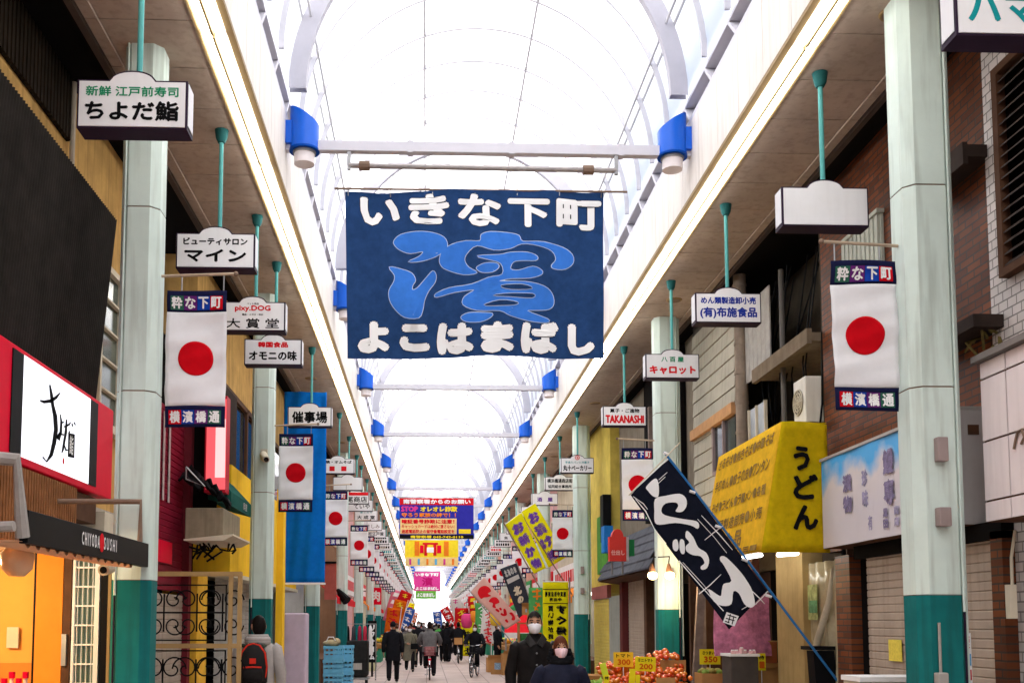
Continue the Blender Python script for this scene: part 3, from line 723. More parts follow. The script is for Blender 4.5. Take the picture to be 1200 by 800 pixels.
part(t, 'door_jamb', MB().box(-3.42, -3.395, 9.05, 9.2, 0, 2.34), M_black)
part(t, 'orange_column', MB().box(-3.39, -3.16, 9.02, 9.2, 0, 2.34), mat('column_orange', (.72, .25, .03), .45, .1, 2))
part(t, 'door_rail', MB().box(-3.155, -3.09, 9.02, 9.10, 0, 2.34), M_brownp)
part(t, 'handle', MB().box(-3.15, -3.11, 8.99, 9.018, 1.35, 1.62), M_metal)
f = MB(); X0, X1 = -3.07, -2.86
f.box(X0, X0+.02, 9.0, 9.04, 0, 2.3); f.box(X1-.02, X1+.02, 9.0, 9.04, 0, 2.3)
for k in range(14): z = .02+k*.167; f.box(X0+.02, X1-.02, 9.005, 9.035, z, z+.014)
for k in range(1, 5): x = X0+(X1-X0)*k/5; f.box(x-.002, x+.002, 9.01, 9.03, 0, 2.3)
d = part(t, 'lattice_door', f, M_white)
part(d, 'pane', MB().box(X0+.02, X1-.02, 9.042, 9.046, 0, 2.3).map(lambda v: (v[0]+3.25, v[1]-7, v[2])), glass('door_glass', (.10, .16, .12), .2))
part(t, 'dark_post', MB().box(-2.83, -2.62, 9.0, 9.2, 0, 2.3), M_black)
part(t, 'brass_strip', MB().box(-2.76, -2.735, 8.98, 8.999, 0, 2.3), M_bron)
L = bpy.data.lights.new('shop_light', 'POINT'); L.energy = 45; L.color = (1, .72, .38); L.shadow_soft_size = .15
lo = bpy.data.objects.new('shop_light', L); COL.objects.link(lo); lo.location = (-3.9, 7.6, 2.1)
pl = thing('pendant_light', 'lit warm pendant lamp inside the sushi shop', 'lamp', (-4.1, 7.2, 2.34))
MB().tube([(0, 0, 0), (0, 0, -.2)], .006, 6).build('cord', M_black, pl); MB().tube([(0, 0, -.2), (0, 0, -.28)], [.03, .1], 14).build('lamp_shade', M_white, pl); MB().ball((0, 0, -.28), .045, 10, 6).build('bulb', emis('bulb_glow', (1, .75, .42), 10), pl)
# clear hanging lampshade at the shop mouth
pl = thing('glass_lantern', 'pale round glass lantern hanging at the mouth of the sushi shop', 'lantern', (U(20, 660, 7.0).x, 7.0, 2.30))
MB().tube([(0, 0, .04), (0, 0, -.06)], .02, 8).build('cap', M_rust, pl)
MB().tube([(0, 0, -.06), (0, 0, -.12), (0, 0, -.22), (0, 0, -.27)], [.05, .115, .10, .05], 18).build('lamp_shade', mat('lantern_glass', (.75, .5, .3), .15, .1, spec=.8), pl, smooth=True)
# counter with little wrapped packs
ct = thing('shop_counter', 'orange wood counter inside the sushi shop doorway', 'counter', (-3.55, 8.0, 0))
MB().box(-.5, .25, -1.6, .9, .9, .95).build('counter_top', M_orange, ct); MB().box(-.48, .2, -1.55, .85, 0, .898).build('base', M_brownp, ct)
for k, (px, pz) in enumerate(((5, 795), (14, 790), (22, 797), (30, 793))):
    p = U(px, pz, 8.3); jar = thing('soy_sauce_bottle', ['white bottle with red cap at the left end of the sushi counter', 'second bottle on the sushi counter, tall', 'third bottle on the sushi counter, squat', 'right hand bottle with red cap on the sushi counter'][k], 'bottle', (p.x, 8.3, .951))
    hh = .28+.05*(k % 2); MB().tube([(0, 0, 0), (0, 0, hh*.6), (0, 0, hh*.8), (0, 0, hh)], [.035, .036, .015, .014], 10).build('body', mat('ceramic', (.75, .5, .42), .3), jar, smooth='auto'); MB().tube([(0, 0, hh), (0, 0, hh+.05)], .024, 10).build('cap', M_red, jar)
# red fascia sign
sg = thing('shop_sign', 'red framed illuminated sign with black brush lettering on white', 'shop sign', (-3.0, 0, 0))
part(sg, 'frame', MB().box(-3.22, -3.0, 3.5, UX(132, 530, -3.0).y, 2.88, 3.74), M_red, bevel=.012)
ya, yb = UX(25, 480, -3.0).y, UX(105, 480, -3.0).y
part(sg, 'white_panel', MB().box(-3.0, -2.992, ya, yb, 2.94, 3.70), emis('lit_panel', (.9, .92, 1), .35))
part(sg, 'black_panel', MB().box(-3.0, -2.991, UX(12, 480, -3).y, ya-.004, 2.94, 3.70), M_black); part(sg, 'black_panel', MB().box(-3.0, -2.991, yb+.004, UX(114, 480, -3).y, 2.94, 3.70), M_black)
ST = [[(187,482,3),(193,520,6),(198,560,6),(207,600,8),(210,650,8),(203,700,8),(192,745,7),(175,770,4),(160,752,3)], [(150,541,3),(165,546,6),(190,543,7),(210,530,6),(226,512,2)],
 [(226,592,2),(230,620,4),(228,660,5),(220,690,5),(212,680,3),(222,665,4),(240,670,3)], [(228,625,3),(240,622,3)],
 [(240,640,3),(258,632,4),(266,622,2)], [(250,612,3),(247,660,5),(236,725,4),(232,738,2)], [(262,655,3),(258,665,3)], [(240,705,2),(248,728,4),(262,724,2)], [(270,628,3),(274,640,2)], [(278,622,3),(283,634,2)]]
def on_sign(off): return lambda u, v: UX(u/3.2, 300+v/3.2, -3.0+off)
b = MB()
for s_ in ST: shape(b, [stroke(s_)], on_sign(.012), .3)
part(sg, 'brush_lettering', b, M_txtk)
b = MB(); shape(b, [[(256,662),(281,667),(279,757),(254,752)]], on_sign(.012), 1); part(sg, 'black_seal', b, M_txtk)
q = MB(); text(q, '鮨', .095, .16, 0, 0, 0, .002); pc = UX(268/3.2, 300+709/3.2, -2.985)
q.map(lambda v: (pc.x-v[1], pc.y+v[0], pc.z+v[2])); part(sg, 'seal_lettering', q, M_txtw)
q = MB(); n = 12; pc = UX(238/3.2, 300+768/3.2, -2.988); q.poly([(pc.x, pc.y+.022*math.cos(2*math.pi*k/n), pc.z+.028*math.sin(2*math.pi*k/n)) for k in range(n)]); part(sg, 'red_dot', q, M_txtr)
# black fascia board on brackets
ya, yb = UX(33, 620, -2.25).y, UX(174, 650, -2.25).y
fb = thing('awning_sign', 'black strip sign with white condensed capitals and a red dot on the shop awning', 'shop sign', (-2.25, (ya+yb)/2, 2.25))
part(fb, 'board', MB().box(-2.30, -2.25, ya, yb, 2.165, 2.355), M_black, bevel=.004)
for s_, wpx0, wpx1 in (('C H I Y O D A', 96, 117), ('S U S H I', 122, 137)):
    q = MB(); a, c = UX(wpx0, 640, -2.245).y, UX(wpx1, 640, -2.245).y; text(q, s_, c-a, .088, 0, 0, 0, .0028)
    q.map(lambda v: (-2.246-v[1], (a+c)/2+v[0], 2.27+v[2])); part(fb, 'lettering', q, M_txtw)
q = MB(); n = 20; yc = UX(119.5, 640, -2.245).y; q.prism([(-2.247, yc+.045*math.cos(2*math.pi*k/n), 2.27+.065*math.sin(2*math.pi*k/n)) for k in range(n)], (.003, 0, 0)); part(fb, 'red_dot', q, M_txtr)
b = MB(); n = 22
b.grid(lambda u, v: (-2.28-.55*v, ya+(yb-ya-.3)*u, 2.16+.10*v*v-.0+.018*math.cos(u*2*math.pi*14)*(1-v)), 112, 3); solid(part(fb, 'awning_valance', b, mat('valance_peach', (.75, .46, .28), .8)), .006)
a = yb
b = MB(); b.tube([(-3.2, a-.15, 2.68), (-2.28, a-.15, 2.68), (-2.28, a-.15, 2.36)], .022, 8); part(fb, 'bracket', b, M_rust); b = MB(); b.tube([(-3.2, ya-.35, 2.68), (-2.28, ya-.12, 2.62), (-2.28, ya-.0, 2.2)], .04, 8); b.tube([(-2.28, ya-.12, 2.25), (-3.2, ya-.12, 2.22)], .03, 8)
part(fb, 'bracket', b, mat('bracket_grey', (.35, .33, .31), .5, .2))
cc = thing('security_camera', 'white camera under the black strip sign of the sushi shop', 'camera', U(124, 668, 8.1))
MB().tube([(0, .1, .02), (0, -.06, 0)], .045, 12).build('body', M_cream, cc); MB().tube([(0, -.061, 0), (0, -.066, 0)], .028, 12).build('lens', M_black, cc); MB().box(-.01, .01, .02, .06, .03, .14).build('mount', M_metal, cc)

# ---- shuttered shop, red lightbox and the ochre / yellow house
def shutter(x, ya, yb, z0, z1, face):
    """ribbed roller shutter on an x plane; face=+1 looks to +x"""
    b = MB(); n = int((z1-z0)/.075); d = .009*face
    for i in range(n):
        z = z0+(z1-z0)*i/n; h = (z1-z0)/n
        b.v += [(x, ya, z), (x, yb, z), (x+d, ya, z+h*.12), (x+d, yb, z+h*.12), (x+d, ya, z+h*.86), (x+d, yb, z+h*.86), (x, ya, z+h), (x, yb, z+h)]
        o = len(b.v)-8
        for k in (0, 2, 4): b.f.append((o+k, o+k+1, o+k+3, o+k+2))
    return b
M_shut = mat('shutter_beige', (.40, .33, .27), .5, .15, 3, dirt=.35)
M_shutg = mat('shutter_grey', (.38, .36, .33), .5, .15, 3, dirt=.35)
t = thing('ochre_house', 'ochre and yellow house with red shutter and dark upstairs windows behind the iron gate', 'building', (-3.1, 14, 0))
part(t, 'upper_wall', B3(MB(), -3.05, -3.5, 13.4, 21.9, 5.30, SOF+.03), M_ochre)
part(t, 'shutter', shutter(-3.12, 11.5, 13.1, 2.1, 4.3, 1), mat('shutter_red', (.22, .012, .03), .45, .15, 3, dirt=.2))
b = MB()
for k in range(3): b.box(-3.098, -3.09, 11.75+k*.26, 11.82+k*.26, 3.15, 4.2)
part(t, 'painted_column', b, mat('faded_white', (.45, .35, .34), .8, .3, 12))
part(t, 'red_plate', MB().box(-3.09, -3.085, 11.6, 12.5, 2.42, 2.68), M_red)
part(t, 'shutter_rail', MB().box(-3.16, -3.02, 13.1, 13.25, 0, 4.5), mat('rail_maroon', (.16, .02, .03), .5))
part(t, 'lower_shutter', shutter(-3.10, 11.5, 13.1, 0, 2.06, 1), M_shut)
part(t, 'lower_shutter', shutter(-3.02, 14.7, 18.5, 0, 2.38, 1), M_shutg)
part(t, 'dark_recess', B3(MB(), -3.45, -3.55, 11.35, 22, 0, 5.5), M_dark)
M_yel = mat('yellow_plaster', (.88, .53, .03), .75, .12, 2, dirt=.15)
part(t, 'yellow_balcony', B3(MB(), -2.78, -3.3, 14.55, 21.9, 2.42, 3.96), M_yel)
part(t, 'ledge', B3(MB(), -2.74, -3.3, 14.5, 21.9, 2.36, 2.417), M_cream)
b = MB(); b.box(-3.0, -3.06, 14.6, 14.9, 3.97, 5.28)
for y in (15.9, 17.0, 18.1, 19.2): b.box(-3.0, -3.05, y, y+.09, 3.97, 5.28)
b.box(-3.0, -3.05, 14.9, 21.8, 5.2, 5.28); f = part(t, 'window', b, M_brownp)
part(f, 'pane', MB().box(-3.06, -3.065, 14.9, 21.8, 3.97, 5.2).map(lambda v: (v[0]+3.1, v[1]-14, v[2])), glass())
b = MB(); b.box(-2.97, -3.0, 14.95, 15.9, 3.97, 5.2); part(t, 'window_screen', b, mat('screen_brown', (.05, .035, .03), .8, .3, 20))
part(t, 'yellow_post', MB().box(U(323, 700, 17.6).x, U(331, 700, 17.6).x, 17.6, 17.9, 0, 4.0), M_yel)
part(t, 'shop_pier', B3(MB(), -2.95, -3.4, 13.3, 13.9, 0, 2.36), mat('pier_ochre', (.8, .46, .05), .7, .2))
# green awning, lightbox, air conditioner
g = thing('awning', 'small dark green awning over the yellow balcony wall', 'awning', (-2.75, 15, 3.5))
b = MB(); b.prism([(-2.82, 13.2, 3.72), (-2.52, 13.2, 3.40), (-2.52, 13.2, 3.22), (-2.82, 13.2, 3.3)], (0, 1.5, 0)); part(g, 'cover', b, mat('awning_green', (.015, .09, .075), .7, .15))
q = MB(); text(q, '呉服', .3, .1, 0, 0, 0, .003); q.map(lambda v: (-2.516, 14.2+v[0], 3.31+v[2])); part(g, 'lettering', q, M_txtw)
lb = thing('lightbox', 'tall glowing red and white projecting lightbox above the black canopy', 'lightbox', (-2.68, 13, 3.4))
x0, x1 = U(241, 500, 13).x, U(266, 500, 13).x
part(lb, 'case', MB().box(x0, x1, 12.98, 13.2, 3.36, 4.6), mat('lightbox_red', (.5, .02, .04), .4))
part(lb, 'face', MB().box(x0+.02, x1-.005, 12.972, 12.979, 3.40, 4.56), emis('lightbox_face', (.85, .10, .12), .30))
part(lb, 'white_panel', MB().box((x0+x1)/2, x1-.01, 12.966, 12.971, 3.55, 4.3), emis('lightbox_white', (.9, .5, .5), .38))
cn = thing('canopy', 'crumpled black canopy hanging in front of the red lightbox', 'canopy', (-2.7, 12.9, 3.2))
b = MB(); rr = random.Random(5)
b.grid(lambda u, v: (-3.05+.62*u, 12.6+.3*math.sin(3*u+v*2)*.4+.25*v, 3.45-.30*u*u+.22*v*(1-u)+.04*math.sin(14*u+6*v)+.03*math.sin(31*u-9*v)), 16, 6); solid(part(cn, 'cloth', b, M_black, smooth=True), .03)
part(cn, 'frame_bar', MB().tube([(-2.95, 12.55, 3.62), (-2.95, 12.55, 3.47), (-2.72, 12.55, 3.38), (-2.95, 12.55, 3.62)], .011, 6), M_metal)
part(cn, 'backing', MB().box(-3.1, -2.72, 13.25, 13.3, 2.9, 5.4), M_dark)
ac = thing('air_conditioner', 'dusty beige air conditioner box hanging above the iron gate', 'air conditioner', (-2.75, 12.6, 2.75))
xa, xb = U(217, 600, 12.4).x, U(243, 600, 12.4).x
part(ac, 'casing', MB().box(xa, U(262, 600, 12.4).x, 12.4, 13.5, 2.72, 3.10), mat('casing_beige', (.25, .21, .145), .6, .25, 4, dirt=.5), bevel=.012)
part(ac, 'drip_tray', MB().prism([(xa, 12.35, 2.70), (xb+.2, 12.35, 2.70), (xb+.32, 12.35, 2.76), (xb+.32, 12.35, 2.78), (xa, 12.35, 2.718)], (0, 1.2, 0)), M_cream)
b = MB(); rr = random.Random(8)
for k in range(14):
    p = Vector((xa+.05+rr.random()*.5, 12.5+rr.random()*.4, 2.68)); b.tube([p, p+Vector((rr.uniform(-.1, .1), rr.uniform(-.1, .1), -.08)), p+Vector((rr.uniform(-.15, .15), 0, rr.uniform(-.22, -.02)))], .014, 5)
tag(part(ac, 'hanging_cables', b, M_black))
# iron gate
gx0, gx1, gy = U(184, 700, 11.4).x, U(283, 700, 11.4).x, 11.4
gt = thing('iron_gate', 'tan framed gate filled with black wrought iron scrolls', 'gate', ((gx0+gx1)/2, gy, 0))
M_tan = mat('tan_frame', (.42, .27, .12), .5, .15)
b = MB()
for x in (gx0-.1, U(268, 700, gy).x, gx1-.04): b.box(x, x+.045, gy-.02, gy+.03, 0, 2.27)
b.box(gx0-.2, gx1, gy-.025, gy+.035, 2.23, 2.28); b.box(gx0-.2, gx1, gy-.025, gy+.035, 1.44, 1.49); b.box(gx0-.2, gx1, gy-.025, gy+.035, .62, .66)
part(gt, 'frame', b, M_tan)
def scroll(b, x, z, s, fx, fz):
    pts = []
    for k in range(26):
        a = k*.32; r = .16*s*(1-k/30); pts.append((x+fx*(r*math.cos(a)-.0), gy, z+fz*r*math.sin(a)))
    b.tube(pts, .009, 5)
gxe = U(266, 700, gy).x
for z0, z1 in ((.68, 1.42), (1.52, 2.14)):
    b = MB(); b.box(gx0-.08, gxe, gy-.008, gy+.008, z1-.015, z1); b.box(gx0-.08, gxe, gy-.008, gy+.008, z0, z0+.015); b.box(gxe-.014, gxe, gy-.008, gy+.008, z0, z1)
    zm = (z0+z1)/2; hz = (z1-z0)/2
    for cx in (gx0+.08, gx0+.44, gx0+.72):
        for fx in (-1, 1):
            for fz in (-1, 1): scroll(b, cx+fx*.11, zm+fz*hz*.45, .85*hz/.31*.9, fx, fz)
        b.tube([(cx, gy, z0+.1), (cx, gy, z1-.1)], .01, 5)
    b.tube([(gx0-.05, gy, zm), (gxe-.02, gy, zm)], .01, 5)
    part(gt, 'scrollwork', b, M_black)

# ---- blue tarpaulin wall, lilac cabinet
tp = thing('tarpaulin', 'large bright blue tarpaulin sheet hanging from the soffit beside the walk', 'tarpaulin', (-2.45, 20.2, 4))
A, B_ = U(330, 682, 20.2), U(380.5, 684, 20.2); tz = U(330, 459, 20.2).z
M_tarp = cloth('tarp_blue', (.006, .16, .60), .15, .12)
b = MB(); b.grid(lambda u, v: (A.x+(B_.x-A.x)*u, 20.2+.025*math.sin(7*u+2*v)+.015*math.sin(19*u-9*v)+.01*math.sin(23*v), A.z+(tz-A.z)*v), 20, 40); solid(part(tp, 'sheet', b, M_tarp, smooth=True), .006)
part(tp, 'rail', MB().box(A.x, B_.x+.01, 20.16, 20.26, A.z-.04, A.z-.005), M_white)
cb = thing('storage_cabinet', 'tall lilac covered cabinet standing under the blue tarpaulin', 'cabinet', (U(346, 700, 19.4).x, 19.4, 0))
wq = (U(359, 700, 19.4).x-U(333, 700, 19.4).x)/2
MB().box(-wq, wq, -.02, .5, .35, 1.90).build('body', mat('lilac_cover', (.55, .45, .55), .6, .15, 3, bump=.3), cb, bevel=.03)
MB().box(-wq+.03, wq-.03, .0, .48, .10, .346).build('base', M_brownp, cb)
b = MB()
for x in (-wq+.06, wq-.06): b.ball((x, .05, .05), .05, 8, 6); b.ball((x, .42, .05), .05, 8, 6)
b.build('castor', M_black, cb)
cc = thing('security_camera', 'white dome bullet camera on the second left pillar above the backpacker', 'camera', U(311, 534, 14.88))
MB().box(-.07, .03, 0, .02, -.06, .10).build('mount', M_cream, cc); MB().tube([(-.03, 0, .02), (.02, -.16, -.06), (.05, -.24, -.09)], [.055, .055, .05], 12).build('body', M_cream, cc, smooth='auto'); MB().tube([(.05, -.24, -.09), (.055, -.255, -.095)], .036, 12).build('lens', M_black, cc)

# unseen shop rows added behind the viewpoint to cut the fill light
for s_, X in ((-1, -3.25), (1, 4.46)):
    q = thing('unseen_shop_row', 'unseen brown shop row added on the %s behind the viewpoint to cut fill light' % ('left' if s_ < 0 else 'right'), 'building', (X, -18, 0)); part(q, 'wall', MB().box(X, X+s_*.5, -28, -6.02, 0, SOF+.03), M_brownp); part(q, 'shutter', shutter(X-s_*.04, -27, -7, 0, 2.5, -s_), M_shutg)
# ================================================================== RIGHT SIDE, near
M_brick = brick('brown_tile', (.17, .052, .02), (.085, .028, .014), (.05, .035, .028), .21, .065, 'x', .008, .4, .5, -.1, .35)
M_wtile = brick('white_tile', (.66, .6, .58), (.58, .54, .52), (.22, .2, .19), .12, .075, 'x', .006, .3, .5, 0, .12)
XW = 4.5
t = thing('tiled_building', 'white tiled building with a dark louvred window at the right edge', 'building', (XW, 6, 0))
YT = UX(1157, 250, XW-.04).y; YT2 = UX(1182, 700, XW-.04).y
part(t, 'wall', MB().box(XW-.04, XW+.4, -6, YT2, 0, SOF+.03).box(XW-.04, XW+.4, YT2, YT, 2.5, SOF+.03), M_wtile)
yl = UX(1168, 200, XW-.10).y
b = MB(); z0, z1 = 4.35, 6.0
fr = MB(); fr.box(XW-.12, XW-.041, yl-.07, yl, z0, z1); fr.box(XW-.12, XW-.041, 5.2, yl-.07, z1-.06, z1); fr.box(XW-.12, XW-.041, 5.2, yl-.07, z0, z0+.06)
z = z0+.07
while z < z1-.08: b.prism([(XW-.11, 5.2, z), (XW-.05, 5.2, z+.05), (XW-.05, 5.2, z+.06), (XW-.11, 5.2, z+.012)], (0, yl-.07-5.2, 0)); z += .085
f = part(t, 'window', fr, M_brownp); part(t, 'louvre', b, mat('louvre_dark', (.06, .045, .04), .5, .2))
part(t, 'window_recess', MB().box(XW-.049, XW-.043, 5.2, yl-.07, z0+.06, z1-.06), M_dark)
part(t, 'corner_trim', MB().box(XW-.07, XW+.1, YT2, YT2+.04, 0, 2.5), mat('trim_green', (.3, .45, .32), .5))
wp = thing('fascia_sign', 'white enamel panel sign with dark joints at the right edge', 'shop sign', (4.15, 6.5, 2.5))
ys = UX(1150.5, 500, 4.15).y; za, zb = UX(1151, 613, 4.15).z, UX(1151, 424, 4.15).z
b = MB(); gap = .008
zs = [za, za+(zb-za)*.13, za+(zb-za)*.50, za+(zb-za)*.89, zb]; yy = [ys, ys-.34, ys-.7, ys-1.4, ys-2.1]
for i in range(4):
    for j in range(4): b.box(4.15, 4.3, yy[j]-gap, yy[j+1]+gap, zs[i]+gap, zs[i+1]-gap)
part(wp, 'panel', b, mat('enamel_pink_white', (.76, .68, .68), .3, .05, 2, dirt=.15))
part(wp, 'core', MB().box(4.165, XW-.045, yy[4], ys-.004, za+.003, zb-.003), M_brownp)
part(wp, 'top_cap', MB().box(4.10, XW-.045, yy[4], ys+.03, zb+.002, zb+.05), mat('cap_grey', (.2, .18, .17), .6))
b = MB(); b.tube([(4.14, ys-.42, 2.94), (4.14, ys-.44, 2.99), (4.14, ys-.47, 3.05), (4.14, ys-.53, 3.06), (4.14, ys-.55, 3.0), (4.14, ys-.51, 2.96)], .010, 6)
part(wp, 'brush_mark', b, M_rust)

t = thing('brick_building', 'brown tiled building with rolled down beige shutters behind the big right pillar', 'building', (XW, 9.5, 0))
part(t, 'wall', MB().box(XW, XW+.4, YT+.002, 11.3, 2.5, SOF+.03), M_brick)
M_hoodd = mat('hood_dark', (.04, .028, .024), .6, .2)
part(t, 'window_hood', MB().box(4.30, XW-.002, 7.75, 8.7, 5.42, 5.52).box(4.26, 4.30, 7.75, 8.7, 5.36, 5.54), M_hoodd); part(t, 'window_hood', MB().box(4.22, XW-.002, 7.62, 8.6, 4.0, 4.10), M_hoodd)
b = MB(); y = 9.7
while y < 10.5: b.box(XW-.06, XW-.03, y, y+.07, 4.5, 5.75); y += .1
b.box(XW-.03, XW-.003, 9.68, 10.52, 4.5, 5.75); b.box(XW-.08, XW-.002, 9.66, 10.54, 5.751, 5.79)
part(t, 'ribbed_panel', b, mat('panel_sage', (.42, .44, .38), .6, .1))
part(t, 'shutter', shutter(4.42, 7.62, 10.12, 0, 2.42, -1), M_shut)
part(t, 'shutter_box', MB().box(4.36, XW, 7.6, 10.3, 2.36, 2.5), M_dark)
part(t, 'brick_pier', MB().box(4.36, XW, 10.42, 10.78, 0, 2.42), M_brick)
part(t, 'brick_pier', MB().box(4.36, XW, YT2+.05, 7.6, 0, 2.42), M_brick)
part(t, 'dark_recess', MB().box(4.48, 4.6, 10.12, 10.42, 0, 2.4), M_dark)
part(t, 'notice', MB().box(4.392, 4.398, UX(1042, 770, 4.395).y, UX(1057, 770, 4.395).y, 1.36, 1.56), mat('notice_yellow', (.75, .62, .1), .7, .2, 40))
b = MB(); b.box(4.30, 4.355, 7.42, 7.48, 1.75, 2.0); b.tube([(4.34, 7.45, 2.0), (4.33, 7.43, 2.2), (4.35, 7.4, 2.4)], .012, 5); part(t, 'intercom', b, M_cream)
b = MB(); rr = random.Random(2)
for k in range(7):
    p = Vector((4.44, 7.6+.45*rr.random(), 3.7+.3*rr.random())); b.tube([p, p+Vector((-.12*rr.random(), rr.uniform(-.1, .1), rr.uniform(-.15, .1))), p+Vector((-.02, rr.uniform(-.2, .2), rr.uniform(-.25, .05)))], .012, 5)
part(t, 'cable_bundle', b, mat('cable_olive', (.18, .14, .05), .6, .4, 20))
st = thing('sticker_board', 'narrow white notice strip with red and blue blocks beside the big pillar', 'notice', (U(1132, 760, 7.75).x, 7.75, 0))
w2 = .042; zt, zl = U(1132, 741, 7.75).z, U(1132, 830, 7.75).z
MB().box(-w2, w2, 0, .006, zl, zt).build('board', M_white, st)
b = MB(); text(b, '禁煙', .06, .10, 0, zt-.07, -.002, .002); b.build('lettering', M_txtr, st)
MB().box(-w2+.006, w2-.006, -.003, -.001, zt-.25, zt-.16).build('blue_block', mat('sky_label', (.1, .35, .65), .6, .3, 50), st)
MB().box(-w2+.006, w2-.006, -.003, -.001, zt-.36, zt-.28).build('red_block', M_txtr, st)

# ---- painted sky awning
sa = thing('painted_awning', 'faded awning painted with blue sky and purple lettering beside the yellow awning', 'awning', (4.2, 9.4, 2.5))
y0, y1 = 7.98, 10.68; zb_, zt_ = 2.50, 3.42
m = bpy.data.materials.new('sky_painting'); m.use_nodes = True; n = m.node_tree.nodes; l = m.node_tree.links
gm = n.new('ShaderNodeNewGeometry'); sp = n.new('ShaderNodeSeparateXYZ'); l.new(gm.outputs['Position'], sp.inputs[0])
nz = n.new('ShaderNodeTexNoise'); nz.inputs['Scale'].default_value = 2.2; nz.inputs['Detail'].default_value = 7; l.new(gm.outputs['Position'], nz.inputs['Vector'])
ad = n.new('ShaderNodeMath'); ad.operation = 'MULTIPLY_ADD'; l.new(nz.outputs['Fac'], ad.inputs[0]); ad.inputs[1].default_value = .9; l.new(sp.outputs['Z'], ad.inputs[2])
mr = n.new('ShaderNodeMapRange'); mr.inputs[1].default_value = 3.35; mr.inputs[2].default_value = 3.75; l.new(ad.outputs[0], mr.inputs[0])
rp = n.new('ShaderNodeValToRGB'); e = rp.color_ramp.elements; e[0].color = (.62, .58, .62, 1); e[1].color = (.06, .38, .76, 1); x = e.new(.45); x.color = (.66, .60, .60, 1); l.new(mr.outputs[0], rp.inputs[0]); l.new(rp.outputs[0], n['Principled BSDF'].inputs['Base Color']); n['Principled BSDF'].inputs['Roughness'].default_value = .5
b = MB(); b.grid(lambda u, v: (4.2+.006*math.sin(20*u), y0+(y1-y0)*u, zb_+(zt_-zb_)*v), 30, 6); solid(part(sa, 'front_sheet', b, m), .01)
part(sa, 'end_sheet', MB().box(4.206, 4.49, y0-.012, y0-.002, zb_, zt_), mat('awning_end_grey', (.52, .5, .5), .5, .1, 3, dirt=.2))
part(sa, 'underside', MB().box(4.21, 4.49, y0, y1, zb_-.006, zb_), M_brownp)
part(sa, 'top_rail', MB().box(4.18, 4.49, y0-.015, y1, zt_+.002, zt_+.03), mat('rail_grey', (.4, .38, .36), .5))
part(sa, 'vent', MB().box(4.33, 4.42, y0-.018, y0-.013, 3.22, 3.30), M_brownp)
M_fade = mat('faded_purple', (.25, .21, .34), .7, .5, 14); M_fadel = mat('faded_lilac', (.36, .33, .48), .7, .4, 14)
def side_text(t, col_chars, yc, zc, w, h, X, m, bold, nm='lettering'):
    q = MB(); column(q, col_chars, w, h, 0, 0, 0, bold); part(t, nm, q.map(lambda v: (X+v[1], yc-v[0], zc+v[2])), m)
for px, chars, z_, h_, w_, m_, bo in ((993, '漬物', 3.0, .42, .22, M_fade, .012), (1014, '珍味', 3.0, .40, .14, M_fadel, .008), (1042, '鰻専', 3.04, .56, .22, M_fade, .014), (1019, '有', 2.66, .17, .1, M_fadel, .006), (1037, '黒田', 2.67, .2, .10, M_fade, .006), (1050, '商店', 2.67, .2, .10, M_fadel, .006), (1100, '海苔', 3.0, .45, .2, M_fade, .01)):
    side_text(sa, chars, UX(px, 580, 4.19).y, z_, w_, h_, 4.188, m_, bo)

# ---- yellow noodle shop awning
M_yawn = cloth('awning_yellow', (.82, .50, .03), .3, .2); M_yend = cloth('awning_olive_yellow', (.66, .48, .008), .25, .2)
ya = thing('noodle_shop_awning', 'big yellow boxed awning with black brush hiragana on its near end', 'awning', (4.0, 12, 2.5))
xt, xb, xw, yn, yf = 3.79, 3.535, 4.28, 10.7, 13.05; zt, zb2 = 3.86, 2.46
def fr_(u, v): return (xb+(xt-xb)*v-.008*math.sin(9*u)*math.sin(3*v), yn+(yf-yn)*u, zb2+(zt-zb2)*v+(.02*math.sin(u*9) if v < .01 else 0))
solid(part(ya, 'front_sheet', MB().grid(fr_, 24, 14), M_yawn, smooth=True), .008)
def en_(u, v): xl = xb+(xt-xb)*v; return (xl+(xw-xl)*u, yn-.012*math.sin(4*u+2*v), zb2+(zt-zb2)*v+(.02*math.sin(3*u))*(v > .99)-.03*u*(v > .99))
solid(part(ya, 'end_sheet', MB().grid(en_, 12, 14), M_yend, smooth=True), .008)
part(ya, 'top_sheet', MB().prism([(xt, yn+.01, zt-.012), (xw, yn+.01, zt-.012), (xw, yf, zt-.012), (xt, yf, zt-.012)], (0, 0, .008)), M_yend)
part(ya, 'frame', MB().tube([(xb+.03, yn+.03, zb2), (xt+.02, yn+.03, zt-.03), (xw, yn+.03, zt-.03)], .015, 6), M_metal)
q = MB()
for ch, (x0, y0_, x1, y1_) in zip('うどん', [(930.5,522,949,551),(930,555,959,585),(930,591,959,620.5)]):
    a, c = U(x0, y1_, yn-.03), U(x1, y0_, yn-.03); text(q, ch, c.x-a.x, c.z-a.z, (a.x+c.x)/2, (a.z+c.z)/2, yn-.022, .014, dirs=9)
part(ya, 'lettering', q, M_txtk)
M_yfade = mat('faded_brown_ink', (.26, .16, .04), .8, .5, 10)
